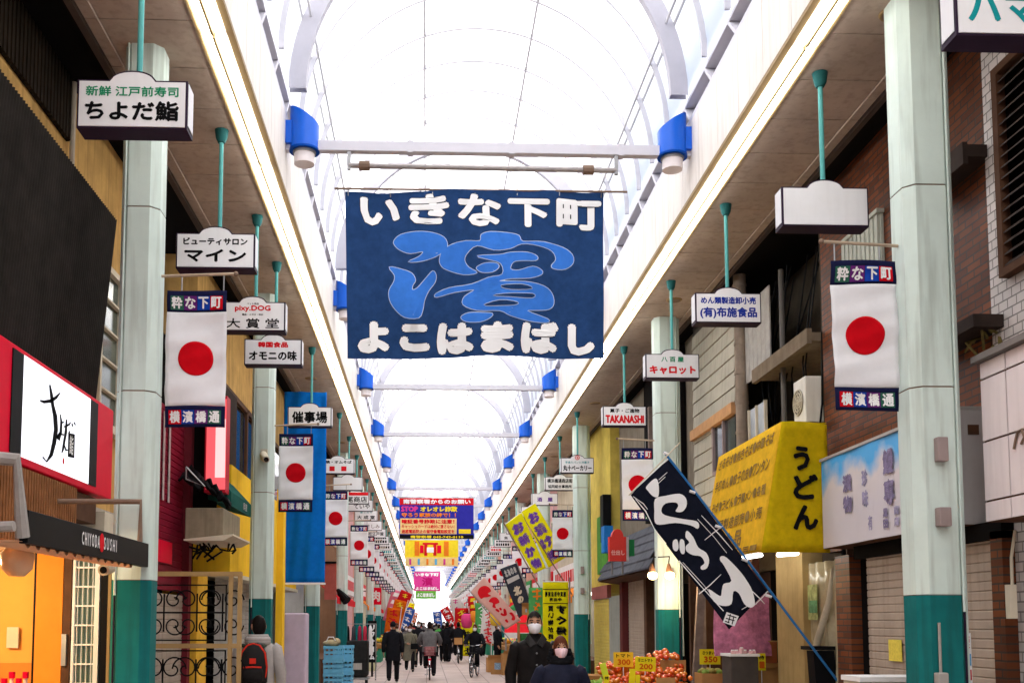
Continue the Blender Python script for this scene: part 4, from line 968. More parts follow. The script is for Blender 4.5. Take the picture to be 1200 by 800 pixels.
for r_, (v, chars, hh) in enumerate([(.90, 'ざるそば・焼きそば・中華そば', .13), (.70, '手打めん・餃子の皮・ワンタン', .14), (.50, 'そば・うどん・ラーメン・各種', .12), (.32, 'ゆで麺製造卸売・小売', .14), (.16, '布施食品', .20), (.05, '電話〇四五二三一', .06)]):
    q = MB(); L_ = 2.1 if r_ != 4 else 1.5
    row(q, chars, L_, hh, 0, 0, 0, .004 if r_ != 4 else .008)
    part(ya, 'faded_lettering', q.map(lambda p: fr_((yf-yn-.12-(p[0]+L_/2)-.0)/(yf-yn) if True else 0, v+p[2]/(zt-zb2)) if False else (lambda g_: (g_[0]-.012, g_[1], g_[2]))(fr_(1-(p[0]+L_/2+.12)/(yf-yn), v+p[2]/(zt-zb2)))), M_yfade)
# lit tubes below it
for k, (pa, pb, Y) in enumerate((((862, 655), (892, 650), 11.9), ((912, 650), (934, 648), 11.0))):
    a = U(*pa, Y+.9); c = U(*pb, Y); tl = thing('fluorescent_tube', ['lit bare fluorescent tube under the yellow awning, further one', 'lit bare fluorescent tube under the yellow awning, nearer one'][k], 'lamp', tuple((a+c)/2))
    d = (c-a)/2; MB().tube([-d, d], .022, 8).build('tube', emis('bare_tube', (1, .97, .9), 6), tl); MB().tube([-d+Vector((0, 0, .035)), d+Vector((0, 0, .035))], .02, 6).build('housing', M_refl, tl)

# ---- noodle shop below and the dark timber house above
t = thing('noodle_shop', 'open noodle shop with tan pier and hanging plastic curtain under the yellow awning', 'shop', (4.4, 12, 0))
part(t, 'tan_pier', MB().box(4.36, 4.6, UX(941, 700, 4.36).y, UX(910, 700, 4.36).y, 0, 2.6), mat('pier_tan', (.42, .30, .13), .6, .2, 3, dirt=.3))
yc0, yc1 = 10.8, UX(946, 700, 4.45).y
b = MB(); b.grid(lambda u, v: (4.45+.035*math.sin(23*u+3*v)+.02*math.sin(51*u), yc0+(yc1-yc0)*u, 2.4*v), 60, 8)
solid(part(t, 'plastic_curtain', b, mat('plastic_olive', (.46, .40, .26), .18, .25, 5, spec=.9, bump=.4), smooth=True), .004)
b = MB()
part(t, 'posters', MB().box(4.385, 4.39, UX(958, 700, 4.39).y, UX(947, 700, 4.39).y, 1.75, 2.15), mat('poster_mixed', (.35, .38, .15), .6, .6, 14))
part(t, 'poster', MB().box(4.38, 4.384, UX(957, 700, 4.38).y, UX(948, 700, 4.38).y, 1.83, 1.97), mat('poster_green', (.12, .3, .14), .6, .6, 20))
part(t, 'curtain_fold', MB().tube([(4.38, UX(976, 690, 4.38).y, 2.3), (4.36, UX(972, 720, 4.36).y, 1.95), (4.37, UX(958, 756, 4.37).y, 1.5), (4.40, UX(955, 770, 4.4).y, 1.1)], [.015, .035, .045, .05], 8), mat('plastic_pale', (.55, .5, .38), .3, .2), smooth=True)
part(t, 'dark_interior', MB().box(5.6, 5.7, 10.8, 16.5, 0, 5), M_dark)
part(t, 'side_wall', MB().box(4.46, 5.7, 10.7, 10.79, 0, 2.5), M_brownp)
part(t, 'end_wall', MB().box(4.3, 5.7, 16.6, 16.7, 0, 3.6), M_brownp)
part(t, 'inner_post', MB().box(4.3, 4.4, 13.4, 13.55, 0, 3.0), mat('post_redbrown', (.16, .07, .045), .6, .3))
b = MB(); b.prism([(3.95, 15.4, 0), (4.07, 15.4, 0), (4.25, 15.4, 2.5), (4.13, 15.4, 2.5)], (0, .08, 0)); b.box(4.3, 4.38, 14.6, 14.7, 0, 3); b.box(4.3, 4.36, 15.9, 16.0, 0, 3)
part(t, 'timber_post', b, mat('timber_grey', (.22, .17, .15), .7, .3))
part(t, 'steel_pipe', MB().tube([(4.42, UX(988, 700, 4.4).y, 1.6), (4.42, UX(988, 700, 4.4).y, 2.5)], .025, 8), M_black)
pk = thing('cloth_cover', 'pink speckled cloth draped in the noodle shop behind the black nobori', 'cloth', (U(872, 730, 13.2).x, 13.2, 1.2))
b = MB(); a, c = U(838, 768, 13.2), U(902, 695, 13.2)
b.grid(lambda u, v: (a.x+(c.x-a.x)*u, 13.2+.05*math.sin(6*u+3*v), a.z+(c.z-a.z)*v*(1-.25*(1-u)**2)), 14, 14); solid(part(pk, 'cloth', b, mat('pink_cloth', (.62, .22, .36), .8, .5, 9)), .02)
part(pk, 'hanging_bar', MB().tube([(a.x, 13.22, c.z+.0), (c.x, 13.22, c.z+.02)], .012, 6), M_metal)
t = thing('timber_house', 'dark recessed house with pale board siding and concrete eave above the yellow awning', 'building', (4.6, 14, 0))
part(t, 'recess_wall', MB().box(5.15, 5.3, 11.3, 20.5, 2.5, SOF+.03), mat('recess_wall_brown', (.07, .058, .045), .85, .4, 2))  # very dark brown wall, mottled at random
part(t, 'recess_side', MB().box(4.51, 5.3, 11.3, 11.36, 2.5, SOF+.03), mat('recess_wall_brown', (.07, .058, .045), .85, .4, 2))
b = MB(); b.box(4.38, 5.15, 11.0+.35, 13.3, 4.93, 5.03); b.box(4.34, 4.40, 11.36, 13.35, 4.90, 5.08)
part(t, 'eave_slab', b, mat('concrete_brown', (.20, .155, .11), .8, .3, 3, dirt=.4))
part(t, 'gutter', MB().tube([(4.5, 12.6, 4.0), (4.5, 12.6, 6.2)], .035, 8), mat('gutter_grey', (.15, .14, .13), .6))
M_boards = mat('board_siding', (.46, .44, .37), .7, .12, 2, dirt=.4)
b = MB(); z = 3.3
while z < 6.4:
    ylim = 15.6 if z > 4.6 else 15.2
    b.prism([(4.395, 14.3, z), (4.42, 14.3, z), (4.42, 14.3, z+.215), (4.412, 14.3, z+.215)], (0, 16.6-14.3, 0)) if (z > 4.86 or z < 3.9) else b.prism([(4.395, 15.4, z), (4.42, 15.4, z), (4.42, 15.4, z+.215), (4.412, 15.4, z+.215)], (0, 1.2, 0)); z += .225
part(t, 'board_siding', b, M_boards)
part(t, 'siding_wall', MB().box(4.422, 4.6, 14.3, 16.6, 3.0, SOF+.03), mat('siding_dark', (.1, .09, .08), .8))
b = MB(); b.box(4.34, 4.42, 14.3, 16.6, 4.70, 4.86); part(t, 'orange_lintel', b, mat('lintel_orange', (.55, .30, .14), .6, .2))
f = part(t, 'window', MB().box(4.36, 4.421, 14.32, 15.38, 3.95, 4.0).box(4.36, 4.421, 14.8, 14.84, 4.0, 4.69).box(4.36, 4.421, 15.34, 15.4, 4.0, 4.69), mat('frame_purple_grey', (.30, .24, .24), .6))
part(f, 'pane', MB().box(4.40, 4.42, 14.32, 15.34, 4.0, 4.69).map(lambda v: (v[0]-4.6, v[1]-14, v[2])), glass())
b = MB(); x = 4.45; y = 12.9
for k in range(8): b.box(4.44, 4.46, 12.9+k*.17, 13.06+k*.17, 5.03+.04*k*0, 6.1)
part(t, 'slate_cladding', b, mat('slate_pale', (.40, .38, .35), .6, .2))
f = part(t, 'side_window', MB().box(4.40, 4.44, 13.05, 13.75, 3.98, 4.02).box(4.40, 4.44, 13.05, 13.08, 4.02, 4.62).box(4.40, 4.44, 13.72, 13.75, 4.02, 4.62).box(4.40, 4.44, 13.4, 13.43, 4.02, 4.62), M_cream)
part(f, 'pane', MB().box(4.43, 4.44, 13.08, 13.72, 4.02, 4.62).map(lambda v: (v[0]-4.6, v[1]-14, v[2])), mat('bright_pane', (.45, .5, .55), .15, .3, 3))
b = MB(); rr = random.Random(4)
for k in range(9):
    p = Vector((4.6+.3*rr.random(), 11.5+2*rr.random(), 6.3)); q = Vector((4.45+.3*rr.random(), 11.5+2.5*rr.random(), 3.6+rr.random())); mid = (p+q)/2+Vector((-.1, .1, -.2)); b.tube([p, mid, q], .010, 5)
part(t, 'hanging_cables', b, M_black)
# big round drain pipe
dp = thing('drain_pipe', 'thick jointed beige drain pipe standing in front of the pale board siding', 'drain pipe', (U(868, 400, 14.0).x, 14.0, 2.6))
zz = [U(868, 560, 14).z, U(868, 285, 14).z]
MB().tube([(0, 0, zz[0]-2.6), (0, 0, zz[1]-2.6)], .088, 14).build('pipe', mat('pipe_concrete', (.30, .24, .19), .75, .3, 4, dirt=.4), dp, smooth='auto')
b = MB(); z = zz[0]+.2
while z < zz[1]: b.tube([(0, 0, z-2.6), (0, 0, z-2.56)], .097, 14); z += .42
b.build('collar', mat('pipe_concrete', (.30, .24, .19), .75, .3, 4, dirt=.4), dp, smooth='auto')
MB().tube([(0, 0, zz[1]-2.65), (0, 0, zz[1]-2.55), (0, 0, zz[1]-2.5)], [.10, .15, .15], 12).build('hopper', M_brownp, dp)
# air conditioner
ac = thing('air_conditioner', 'white outdoor air conditioner unit standing above the yellow awning', 'air conditioner', (4.3, 11.4, 3.9))
x0, x1 = U(944, 470, 11.38).x, U(974, 470, 11.38).x; z0, z1 = U(944, 494, 11.38).z, U(944, 440, 11.38).z; yb_ = UX(930, 470, x0).y
part(ac, 'casing', MB().box(x0, x1, 11.38, yb_, z0, z1), mat('ac_white', (.72, .7, .64), .45, .08, 4, dirt=.2), bevel=.012)
yc, zc = (11.38+yb_)/2+.03, (z0+z1)/2; n = 24; rr_ = min((yb_-11.38)/2, (z1-z0)/2)*.82
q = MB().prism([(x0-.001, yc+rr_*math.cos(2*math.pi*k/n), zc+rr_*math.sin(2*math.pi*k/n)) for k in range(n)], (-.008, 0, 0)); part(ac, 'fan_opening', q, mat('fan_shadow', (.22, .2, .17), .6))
q = MB()
for rf in (.95, .7, .45, .2): q.tube([(x0-.012, yc+rr_*rf*math.cos(2*math.pi*k/n), zc+rr_*rf*math.sin(2*math.pi*k/n)) for k in range(n+1)], .006, 5)
for k in range(8): q.tube([(x0-.012, yc, zc), (x0-.012, yc+rr_*math.cos(math.pi*k/4), zc+rr_*math.sin(math.pi*k/4))], .005, 4)
part(ac, 'fan_guard', q, M_cream)
for y_ in (11.42, yb_-.1): part(ac, 'bracket', MB().box(x0-.02, 4.6, y_, y_+.06, z0-.06, z0-.004), M_black)
part(ac, 'pipe', MB().tube([(x1-.1, 11.34, z1+.5), (x1-.12, 11.34, z0+.2), (x1-.16, 11.34, z0-.1)], .012, 6), M_black)

# ---- greengrocer house with slate canopy (between second and third right pillar)
t = thing('slate_canopy_shop', 'shop with a dark slate canopy, dark opening and half closed shutter', 'shop', (4.5, 20, 0))
part(t, 'upper_wall', MB().box(4.5, 4.8, 16.7, 23.6, 3.4, SOF+.03), mat('wall_greybrown', (.22, .19, .15), .8, .25, 2, dirt=.4))
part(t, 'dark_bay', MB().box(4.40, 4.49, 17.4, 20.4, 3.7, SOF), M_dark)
b = MB()
for k in range(3): b.box(4.30, 4.40, 17.5+k*1.0, 17.6+k*1.0, 3.7, 5.9)
part(t, 'bay_post', b, mat('timber_grey', (.22, .17, .15), .7, .3))
b = MB(); N_ = 5
for k in range(N_):
    u0, u1 = k/N_, (k+1)/N_
    X0, Z0, X1, Z1 = 3.98+.5*u0, 2.68+.95*u0, 3.98+.5*u1, 2.68+.95*u1
    for j in range(8): ya_ = 18.2+j*.68+.3*(k % 2); b.prism([(X0-.02, ya_, Z0), (X1, ya_, Z1), (X1, ya_, Z1+.02), (X0-.02, ya_, Z0+.035)], (0, .67, 0))
part(t, 'canopy', b, mat('slate_blue', (.085, .09, .11), .6, .3, 4))
part(t, 'canopy_lining', MB().prism([(3.99, 18.25, 2.66), (4.48, 18.25, 2.6), (4.48, 18.25, 3.55)], (0, 5.5, 0)), M_brownp)
part(t, 'shutter', shutter(4.44, 20.4, 22.4, 0, 2.6, -1), M_shut)
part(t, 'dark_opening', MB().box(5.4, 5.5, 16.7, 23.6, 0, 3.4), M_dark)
part(t, 'pier', MB().box(4.34, 4.5, 20.15, 20.38, 0, 2.6), M_brownp); part(t, 'pier', MB().box(4.3, 4.5, 22.45, 22.75, 0, 2.6), mat('pier_maroon', (.12, .03, .03), .6))
rs = thing('dome_sign', 'small red sign with a domed top standing on the slate canopy', 'shop sign', (U(724, 640, 19.2).x, 19.2, U(724, 657, 19.2).z))
w2, hh = .16, .46
o = [(-w2, 0, 0), (w2, 0, 0), (w2, 0, hh)]+[(.11*math.cos(math.pi*k/10), 0, hh+.15*math.sin(math.pi*k/10)) for k in range(11)]+[(-w2, 0, hh)]
MB().prism(o, (0, .15, 0)).build('box', mat('dome_red', (.62, .05, .04), .4, .1), rs)
b = MB(); text(b, '仕出し', .26, .10, 0, .16, -.004, .004); b.build('lettering', mat('pale_pink', (.8, .4, .35), .6), rs)
MB().box(w2+.002, w2+.05, .01, .14, 0, hh).build('side_panel', mat('side_grey', (.45, .42, .42), .5), rs)
MB().box(w2+.06, w2+.16, .02, .12, .1, hh-.05).build('green_plate', mat('plate_green', (.02, .16, .05), .5), rs)
MB().tube([(-.1, .07, -.25), (-.1, .07, 0)], .02, 6).build('bracket', M_metal, rs); MB().tube([(.1, .07, -.25), (.1, .07, 0)], .02, 6).build('bracket', M_metal, rs)
# pair of lit spotlights on the second pillar
for k, px in enumerate((764, 784)):
    p = U(px, 674, 15.55); sl = thing('spotlight', ['lit spotlight with a warm glow on the second right pillar, closer to the street', 'lit spotlight with a warm glow on the second right pillar, closer to the shops'][k], 'lamp', p)
    MB().tube([(0, .02, .18), (0, 0, .10), (0, -.03, .03)], [.02, .045, .06], 12).build('lamp_shade', M_brownp, sl); MB().ball((0, -.045, 0), (.075, .06, .065), 12, 8).build('bulb', emis('spot_glow', (1, .70, .32), 9), sl, smooth=True)
    MB().tube([(0, .02, .18), (.06-.02*k, .12, .30), (.12-.22*k, .28, .30)], .01, 6).build('arm', M_black, sl)
    L = bpy.data.lights.new('spot_glow', 'POINT'); L.energy = 12; L.color = (1, .72, .4); L.shadow_soft_size = .07; lo = bpy.data.objects.new('spot_glow', L); COL.objects.link(lo); lo.location = p+Vector((0, -.14, 0))
# yellow house
t = thing('yellow_house', 'narrow yellow fronted house with a green plate just left of the slate canopy', 'building', (4.3, 24.6, 0))
part(t, 'wall', MB().box(4.3, 4.8, 23.7, 26.6, 2.4, SOF+.03), mat('yellow_faded', (.62, .48, .10), .7, .25, 2, dirt=.2))
part(t, 'green_plate', MB().box(4.22, 4.295, 23.8, 25.2, 2.9, 4.3), mat('plate_grass', (.10, .34, .05), .5, .3))
part(t, 'red_band', MB().box(4.2, 4.295, 23.75, 26, 2.3, 2.6), mat('band_dustyred', (.36, .12, .11), .7))
part(t, 'yellow_shutter', shutter(4.25, 23.75, 25.9, 0, 2.28, -1), mat('shutter_yellow', (.60, .47, .10), .5, .15))
part(t, 'black_box', MB().box(4.1, 4.29, 23.6, 24.0, 3.6, 4.7), M_black)
part(t, 'blue_bucket_sign', MB().box(4.0, 4.2, 22.9, 23.3, 3.3, 3.9), mat('plate_blue', (.02, .17, .5), .5))

# ================================================================== NOBORI FLAGS
def nobori_plane(Y): return lambda px, py, off=0.: (lambda p: (p.x, Y-off+.015*math.sin(3*p.x+5*p.z), p.z))(U(px, py, Y))
def nobori(label, Y, TL, TR, BRc, BL, mcl, pole, nm='nobori_flag', pole_m=None, cap=True):
    a, c = U(*TL, Y), U(*BRc, Y); t = thing(nm, label, 'nobori', ((a.x+c.x)/2, Y, c.z)); fn = nobori_plane(Y)
    def bl(u, v): return fn(TL[0]*(1-u)*(1-v)+TR[0]*u*(1-v)+BRc[0]*u*v+BL[0]*(1-u)*v, TL[1]*(1-u)*(1-v)+TR[1]*u*(1-v)+BRc[1]*u*v+BL[1]*(1-u)*v)
    solid(part(t, 'cloth', MB().grid(lambda u, v: bl(u, v), 10, 24), mcl, smooth=True), .004)
    b = MB(); b.tube([Vector(U(*p, Y)) for p in pole], .014 if Y < 20 else .018, 8); part(t, 'pole', b, pole_m or M_metal)
    b = MB(); b.tube([Vector(fn(*TL)), Vector(fn(*TR))], .009, 6); part(t, 'cross_rod', b, M_white)
    def quad_text(chars, u0, v0, u1, v1, m, bold, mirror=False, off=.012, horiz=False):
        q = MB(); (row if horiz else column)(q, chars, 1, 1, .5, .5, 0, 0)
        W_ = (Vector(bl(u1, v0))-Vector(bl(u0, v0))).length; H_ = (Vector(bl(u0, v1))-Vector(bl(u0, v0))).length
        q = MB(); (row if horiz else column)(q, chars, W_, H_, W_/2, H_/2, 0, bold)
        def f(p):
            u = p[0]/W_; u = 1-u if mirror else u; x, y, z = bl(u0+(u1-u0)*u, v1-(v1-v0)*p[2]/H_); return (x, y-off+p[1], z)
        q.map(f)
        if mirror: q.f = [g[::-1] for g in q.f]
        part(t, 'lettering', q, m)
    t_ = (t, bl, quad_text, fn); return t_
M_nbk = cloth('nobori_black', (.010, .012, .022), .1, .2)
P_BL = mat('pole_blue', (.03, .16, .42), .35, .05)
t, bl, qt, fn = nobori('slanting black nobori with big white brush hiragana on a long blue pole', 11.0, (738.5, 579), (783.5, 537), (899, 692), (854, 737), M_nbk, [(778, 529), (850, 622), (985, 802)], pole_m=P_BL)
Q = lambda u, v, off=.016: fn(680+u/3.333, 500+v/3.333, off)
GLYPHS = [[(255,235),(285,205),(300,210),(305,250),(300,275),(280,270),(262,250)], [(290,282),(330,270),(385,262),(410,280),(412,310),(395,332),(370,330),(380,310),(370,296),(330,300),(315,325),(330,345),(400,360),(450,368),(462,385),(455,398),(430,385),(370,375),(310,382),(290,370),(288,330)],
 [(362,445),(378,440),(384,470),(375,485),(362,475)], [(390,440),(405,445),(408,490),(395,494),(387,470)], [(415,405),(440,430),(460,470),(490,490),(503,520),(495,550),(475,557),(470,545),(485,530),(470,505),(440,500),(415,485),(412,465),(425,450),(410,430)],
 [(548,505),(570,510),(620,560),(650,600),(672,640),(682,690),(665,705),(640,690),(620,650),(598,642),(590,690),(555,698),(520,680),(500,632),(545,660),(552,640),(560,612),(590,600),(560,540),(545,520)]]
part(t, 'brush_lettering', shape(MB(), sm(GLYPHS), Q, .15), M_txtw)
LN = [[(215,282,1.5),(255,330,2),(290,400,1.5),(335,455,1)], [(385,522,2),(470,620,1.5),(558,718,2)], [(400,528,1),(480,615,1),(540,690,1)], [(462,652,2),(505,618,2),(550,575,1)], [(470,346,1),(540,420,2),(592,480,1)], [(455,360,1),(520,430,1),(570,492,1)], [(484,442,1),(520,412,2),(555,386,1)], [(660,630,1.5),(700,668,2),(720,690,1)], [(675,700,1),(720,655,2),(732,640,1.5)], [(630,712,1),(660,695,1.5),(690,690,1)], [(302,222,1),(330,196,1)], [(304,208,1),(338,178,1)], [(205,272,1),(245,300,1.5),(262,322,1)]]
part(t, 'brush_line', shape(MB(), [stroke(s_) for s_ in LN], Q, .3), M_txtw)
SQ = [(570,722),(618,738),(600,778),(554,762)]
part(t, 'white_seal', shape(MB(), [SQ], Q, 1), M_txtw)
part(t, 'seal_stroke', shape(MB(), [stroke(s_) for s_ in ([(573,733,2),(608,744,2)], [(566,746,2),(600,756,2)], [(585,730,2),(575,765,2)], [(598,738,2),(590,770,2)], [(562,757,2),(580,764,2)])], lambda u, v: Q(u, v, .02), 1), M_txtk)
part(t, 'upper_rod', MB().tube([Vector(U(737, 580, 10.97)), Vector(U(797, 518, 10.97))], .008, 6), M_cream)
for u, v in ((335,105),(435,255),(535,390),(640,520),(735,660)): p = Vector(Q(u, v, .02)); part(t, 'clip', MB().tube([p+Vector((-.03, 0, .01)), p+Vector((.03, 0, -.01))], .016, 6), M_white)
M_nye = cloth('nobori_yellow', (.80, .74, .01), .25, .06)
t, bl, qt, fn = nobori('tilted yellow nobori with purple characters, rear of the crossing pair', 27.2, (611, 599), (627, 589), (664, 652), (643, 665), M_nye, [(609, 599), (676, 705)], pole_m=M_rust)
qt('お漬け物', .15, .07, .85, .97, P, .03)
t, bl, qt, fn = nobori('tilted yellow nobori with purple characters, front of the crossing pair', 26.9, (592, 614), (611, 600), (640, 665), (625.5, 672), M_nye, [(590, 612), (650, 720)], pole_m=M_rust)
qt('お新か物', .15, .07, .85, .97, P, .03)
t, bl, qt, fn = nobori('upright bright yellow nobori with black reversed lettering behind the masked couple', 22.6, (636, 681), (666, 681), (666, 770), (636, 770), M_nye, [(667.5, 676), (668, 812)], pole_m=M_metal)
for s_, a in (('施実中街店商橋', (.08, .13, .92, .2)), ('中出売', (.25, .21, .75, .26))): qt(s_, *a, K, .006, True, horiz=True)
qt('すぐ帰ろう', .52, .30, .94, 1.0, K, .018, True); qt('買い物が終わ', .2, .31, .42, .86, K, .008, True)
b = MB()
for v in (.1, .285): b.tube([Vector(bl(0.02, v))+Vector((0, -.012, 0)), Vector(bl(.98, v))+Vector((0, -.012, 0))], .008, 5)
part(t, 'black_rule', b, K)
M_npk = cloth('nobori_pink', (.78, .50, .44), .3, .08)
t, bl, qt, fn = nobori('tilted pale pink nobori with red brush marks', 33.0, (551, 693), (567, 675.5), (610.5, 726), (593, 737), M_npk, [(549, 690), (600, 752)])
b = MB()
rr = random.Random(11)
BR_ = [[(.2,.14),(.3,.1),(.5,.08),(.75,.12),(.85,.2),(.8,.27),(.6,.26),(.65,.33),(.45,.3),(.3,.26),(.15,.24)], [(.35,.38),(.6,.36),(.8,.42),(.75,.52),(.5,.5),(.4,.56),(.3,.5),(.45,.45)], [(.3,.58),(.4,.57),(.45,.63),(.35,.65)], [(.5,.60),(.6,.60),(.6,.64),(.5,.65)], [(.65,.66),(.75,.68),(.6,.78),(.4,.76),(.35,.70),(.45,.69),(.5,.73)], [(.75,.78),(.9,.8),(.85,.9),(.7,.94),(.6,.9),(.75,.86)], [(.3,.84),(.42,.84),(.4,.9),(.3,.9)]]
part(t, 'brush_mark', shape(b, sm(BR_), lambda u, v: (lambda p: (p[0], p[1]-.012, p[2]))(bl(u, v)), .5), M_txtr)
t, bl, qt, fn = nobori('tilted charcoal nobori with a white framed character', 31.0, (586, 666), (605, 659), (623.5, 711), (608, 724), mat('nobori_charcoal', (.035, .04, .055), .8), [(605, 657), (636, 745)])
M_sil = mat('silver_ink', (.45, .45, .45), .6)
qt('北海の幸', .12, .06, .88, .2, M_sil, .006, horiz=True); qt('北', .25, .42, .75, .64, M_cream, .02); qt('の', .3, .64, .7, .8, M_cream, .02)
part(t, 'grey_plate', shape(MB(), [[(.12,.24),(.88,.24),(.88,.33),(.12,.33)]], lambda u, v: (lambda p: (p[0], p[1]-.012, p[2]))(bl(u, v)), 1), M_sil)
# ================================================================== FURTHER SHOPS down both sides
rr = random.Random(21)
PAL = {'pink': (.62, .36, .36), 'cream': (.55, .48, .36), 'grey': (.3, .29, .28), 'salmon': (.6, .3, .24), 'white': (.62, .6, .58), 'brown': (.22, .12, .07), 'green': (.2, .3, .2), 'tan': (.42, .32, .2)}
SGN = {'red': (.6, .02, .03), 'yellow': (.75, .55, .03), 'blue': (.03, .12, .4), 'green': (.04, .28, .08), 'white': (.75, .74, .72), 'orange': (.72, .22, .03)}
M_int = mat('shop_interior', (.10, .07, .05), .8, .5, 3)
E_shop = emis('shop_ceiling_light', (1, .93, .8), 3.0)
def far_shop(s, y0, y1, wc, sc, lab, grp, awn):
    X = -3.05 if s < 0 else 4.42; d = -s            # d points to the street
    t = thing('shop_house', lab, 'shop', (X, (y0+y1)/2, 0), 0, grp); mw = mat('shop_wall_'+wc, PAL[wc], .75, .15, 2, dirt=.3); ms = mat('shop_sign_'+sc, SGN[sc], .5, .1, 3)
    part(t, 'wall', MB().box(X, X-d*.4, y0, y1, 3.0, SOF+.03).box(X, X-d*2.5, y0, y0+.12, 0, 3.0).box(X, X-d*2.5, y1-.12, y1, 0, 3.0), mw)
    n = max(1, int((y1-y0)/2.2))
    for k in range(n):
        ya = y0+(y1-y0)*(k+.25)/n; yb = ya+.9; b = MB()
        b.box(X+d*.04, X+d*.002, ya, yb, 4.2, 4.26); b.box(X+d*.04, X+d*.002, ya, yb, 5.2, 5.26)
        for q in (ya, (ya+yb)/2, yb-.05): b.box(X+d*.035, X+d*.002, q, q+.05, 4.26, 5.2)
        f = part(t, 'window', b, M_cream)
        c = MB().box(X+d*.012, X+d*.004, ya, yb, 4.26, 5.2); c.v = [(a-X, q-t.location.y, e) for a, q, e in c.v]; c.build('pane', glass(), f)
    part(t, 'signboard', MB().box(X+d*.18, X+d*.003, y0+.2, y1-.2, 2.75, 3.45), ms)
    b = MB(); y = y0+.6
    while y < y1-.9: b.box(X+d*.186, X+d*.182, y, y+.34, 2.92, 3.28); y += .5
    part(t, 'sign_lettering', b, M_txtw if sc not in ('white', 'yellow') else M_txtr)
    part(t, 'back_room', MB().box(X-d*2.4, X-d*2.5, y0, y1, 0, 3.0), M_int)
    part(t, 'ceiling_light', MB().box(X-d*.6, X-d*.9, y0+.5, y1-.5, 2.6, 2.64), E_shop)
    if awn:
        b = MB(); b.prism([(X+d*.19, y0+.15, 2.72), (X+d*.62, y0+.15, 2.42), (X+d*.62, y0+.15, 2.24), (X+d*.60, y0+.15, 2.24), (X+d*.60, y0+.15, 2.40), (X+d*.19, y0+.15, 2.69)], (0, y1-y0-.3, 0)); part(t, 'awning', b, mat('shop_awning_'+awn, SGN[awn], .8, .1))
    b = MB(); b.box(X+d*.25, X-d*.5, y0+.5, y1-.5, .0, .72); part(t, 'display_counter', b, M_brownp)
    return t
seqL = [('grey', 'red', None), ('brown', 'orange', 'red'), ('pink', 'white', None), ('salmon', 'red', 'orange'), ('cream', 'green', None), ('pink', 'yellow', 'red'), ('tan', 'white', None), ('white', 'red', 'blue')]
seqR = [('cream', 'white', 'orange'), ('pink', 'red', None), ('salmon', 'green', 'green'), ('pink', 'yellow', 'red'), ('white', 'red', None), ('salmon', 'white', 'orange'), ('cream', 'blue', None), ('pink', 'red', 'red')]
def far_row(s, y, seq):
    side = 'left' if s < 0 else 'right'; k = 0
    while y < 150:
        L_ = rr.uniform(5.5, 8); wc, sc, aw = seq[k % len(seq)]
        far_shop(s, y, min(y+L_, 151), wc, sc, f'{wc} walled shop with a {sc} signboard along the {side} of the arcade', f'{wc} shops with {sc} signboards on the {side}', aw); y += L_+.04; k += 1
far_row(-1, 22.0, seqL); far_row(1, 26.7, seqR)
# the bright open end: a pale block across the street
t = thing('office_block', 'pale multi storey block closing the far end of the street', 'building', (1, 240, 0))
part(t, 'wall', MB().box(-3, 14, 240, 250, 0, 22), mat('end_white', (.7, .7, .7), .7, .05))
for r_ in range(6):
    for c_ in range(5): part(t, 'window', MB().box(-1.5+c_*3, .2+c_*3, 239.9, 240, 2.5+r_*3.3, 4.4+r_*3.3), mat('far_glass', (.45, .48, .52), .4))

# ---- lesser signs and flags between 22 m and 80 m
def far_nobori(px, py, Y, w, h, lean, m, mk, lab, grp):
    p = U(px, py, Y); t = thing('nobori_flag', lab, 'nobori', (p.x, Y, p.z), group=grp, rot=(0, lean, 0))
    solid(MB().grid(lambda u, v: (w*(u-.5), .02*math.sin(6*u+5*v), -h*v), 6, 14).build('cloth', m, t, smooth=True), .004)
    MB().tube([(w/2+.02, 0, .1), (w/2+.02, 0, -h-.8)], .016, 6).build('pole', M_white, t)
    q = MB(); n = 4; rj = random.Random(int(px*7+py))
    for k in range(n):
        z = -h*(k+.5)/n; q_ = len(q.v); q.add([(-w*.3, -.035, z-.09), (w*.3, -.035, z-.09), (w*.3, -.035, z-.05), (-w*.3, -.035, z-.05)], [(0, 1, 2, 3)]); q.add([(-w*.08, -.036, z-.16), (w*.06, -.036, z-.16), (w*.1, -.036, z+.14), (-w*.04, -.036, z+.14)], [(0, 1, 2, 3)]); q.add([(-w*.34, -.037, z+.04), (w*.28, -.037, z+.06), (w*.28, -.037, z+.10), (-w*.34, -.037, z+.09)], [(0, 1, 2, 3)])
        cs_, sn_ = math.cos(rj.uniform(-.9, .9)), rj.uniform(-.5, .5); kx = rj.uniform(.7, 1.1)
        q.v[q_:] = [(a*kx*cs_-(c-z)*sn_, b, z+a*sn_+(c-z)*cs_) for a, b, c in q.v[q_:]]
        if rj.random() < .5: q.add([(w*.1, -.036, z-.12), (w*.3, -.036, z-.16), (w*.33, -.036, z-.1), (w*.12, -.036, z-.06)], [(0, 1, 2, 3)])
    q.build('brush_mark', mk, t); return t
M_nor = cloth('nobori_orange', (.72, .14, .01), .25, .2); M_nrd = cloth('nobori_red', (.6, .015, .02), .25, .15); M_nwh = cloth('nobori_white', (.75, .72, .7), .3, .05); M_ngr = cloth('nobori_green', (.1, .4, .12), .3, .1); M_nbl = cloth('nobori_blue', (.03, .12, .5), .3, .1)
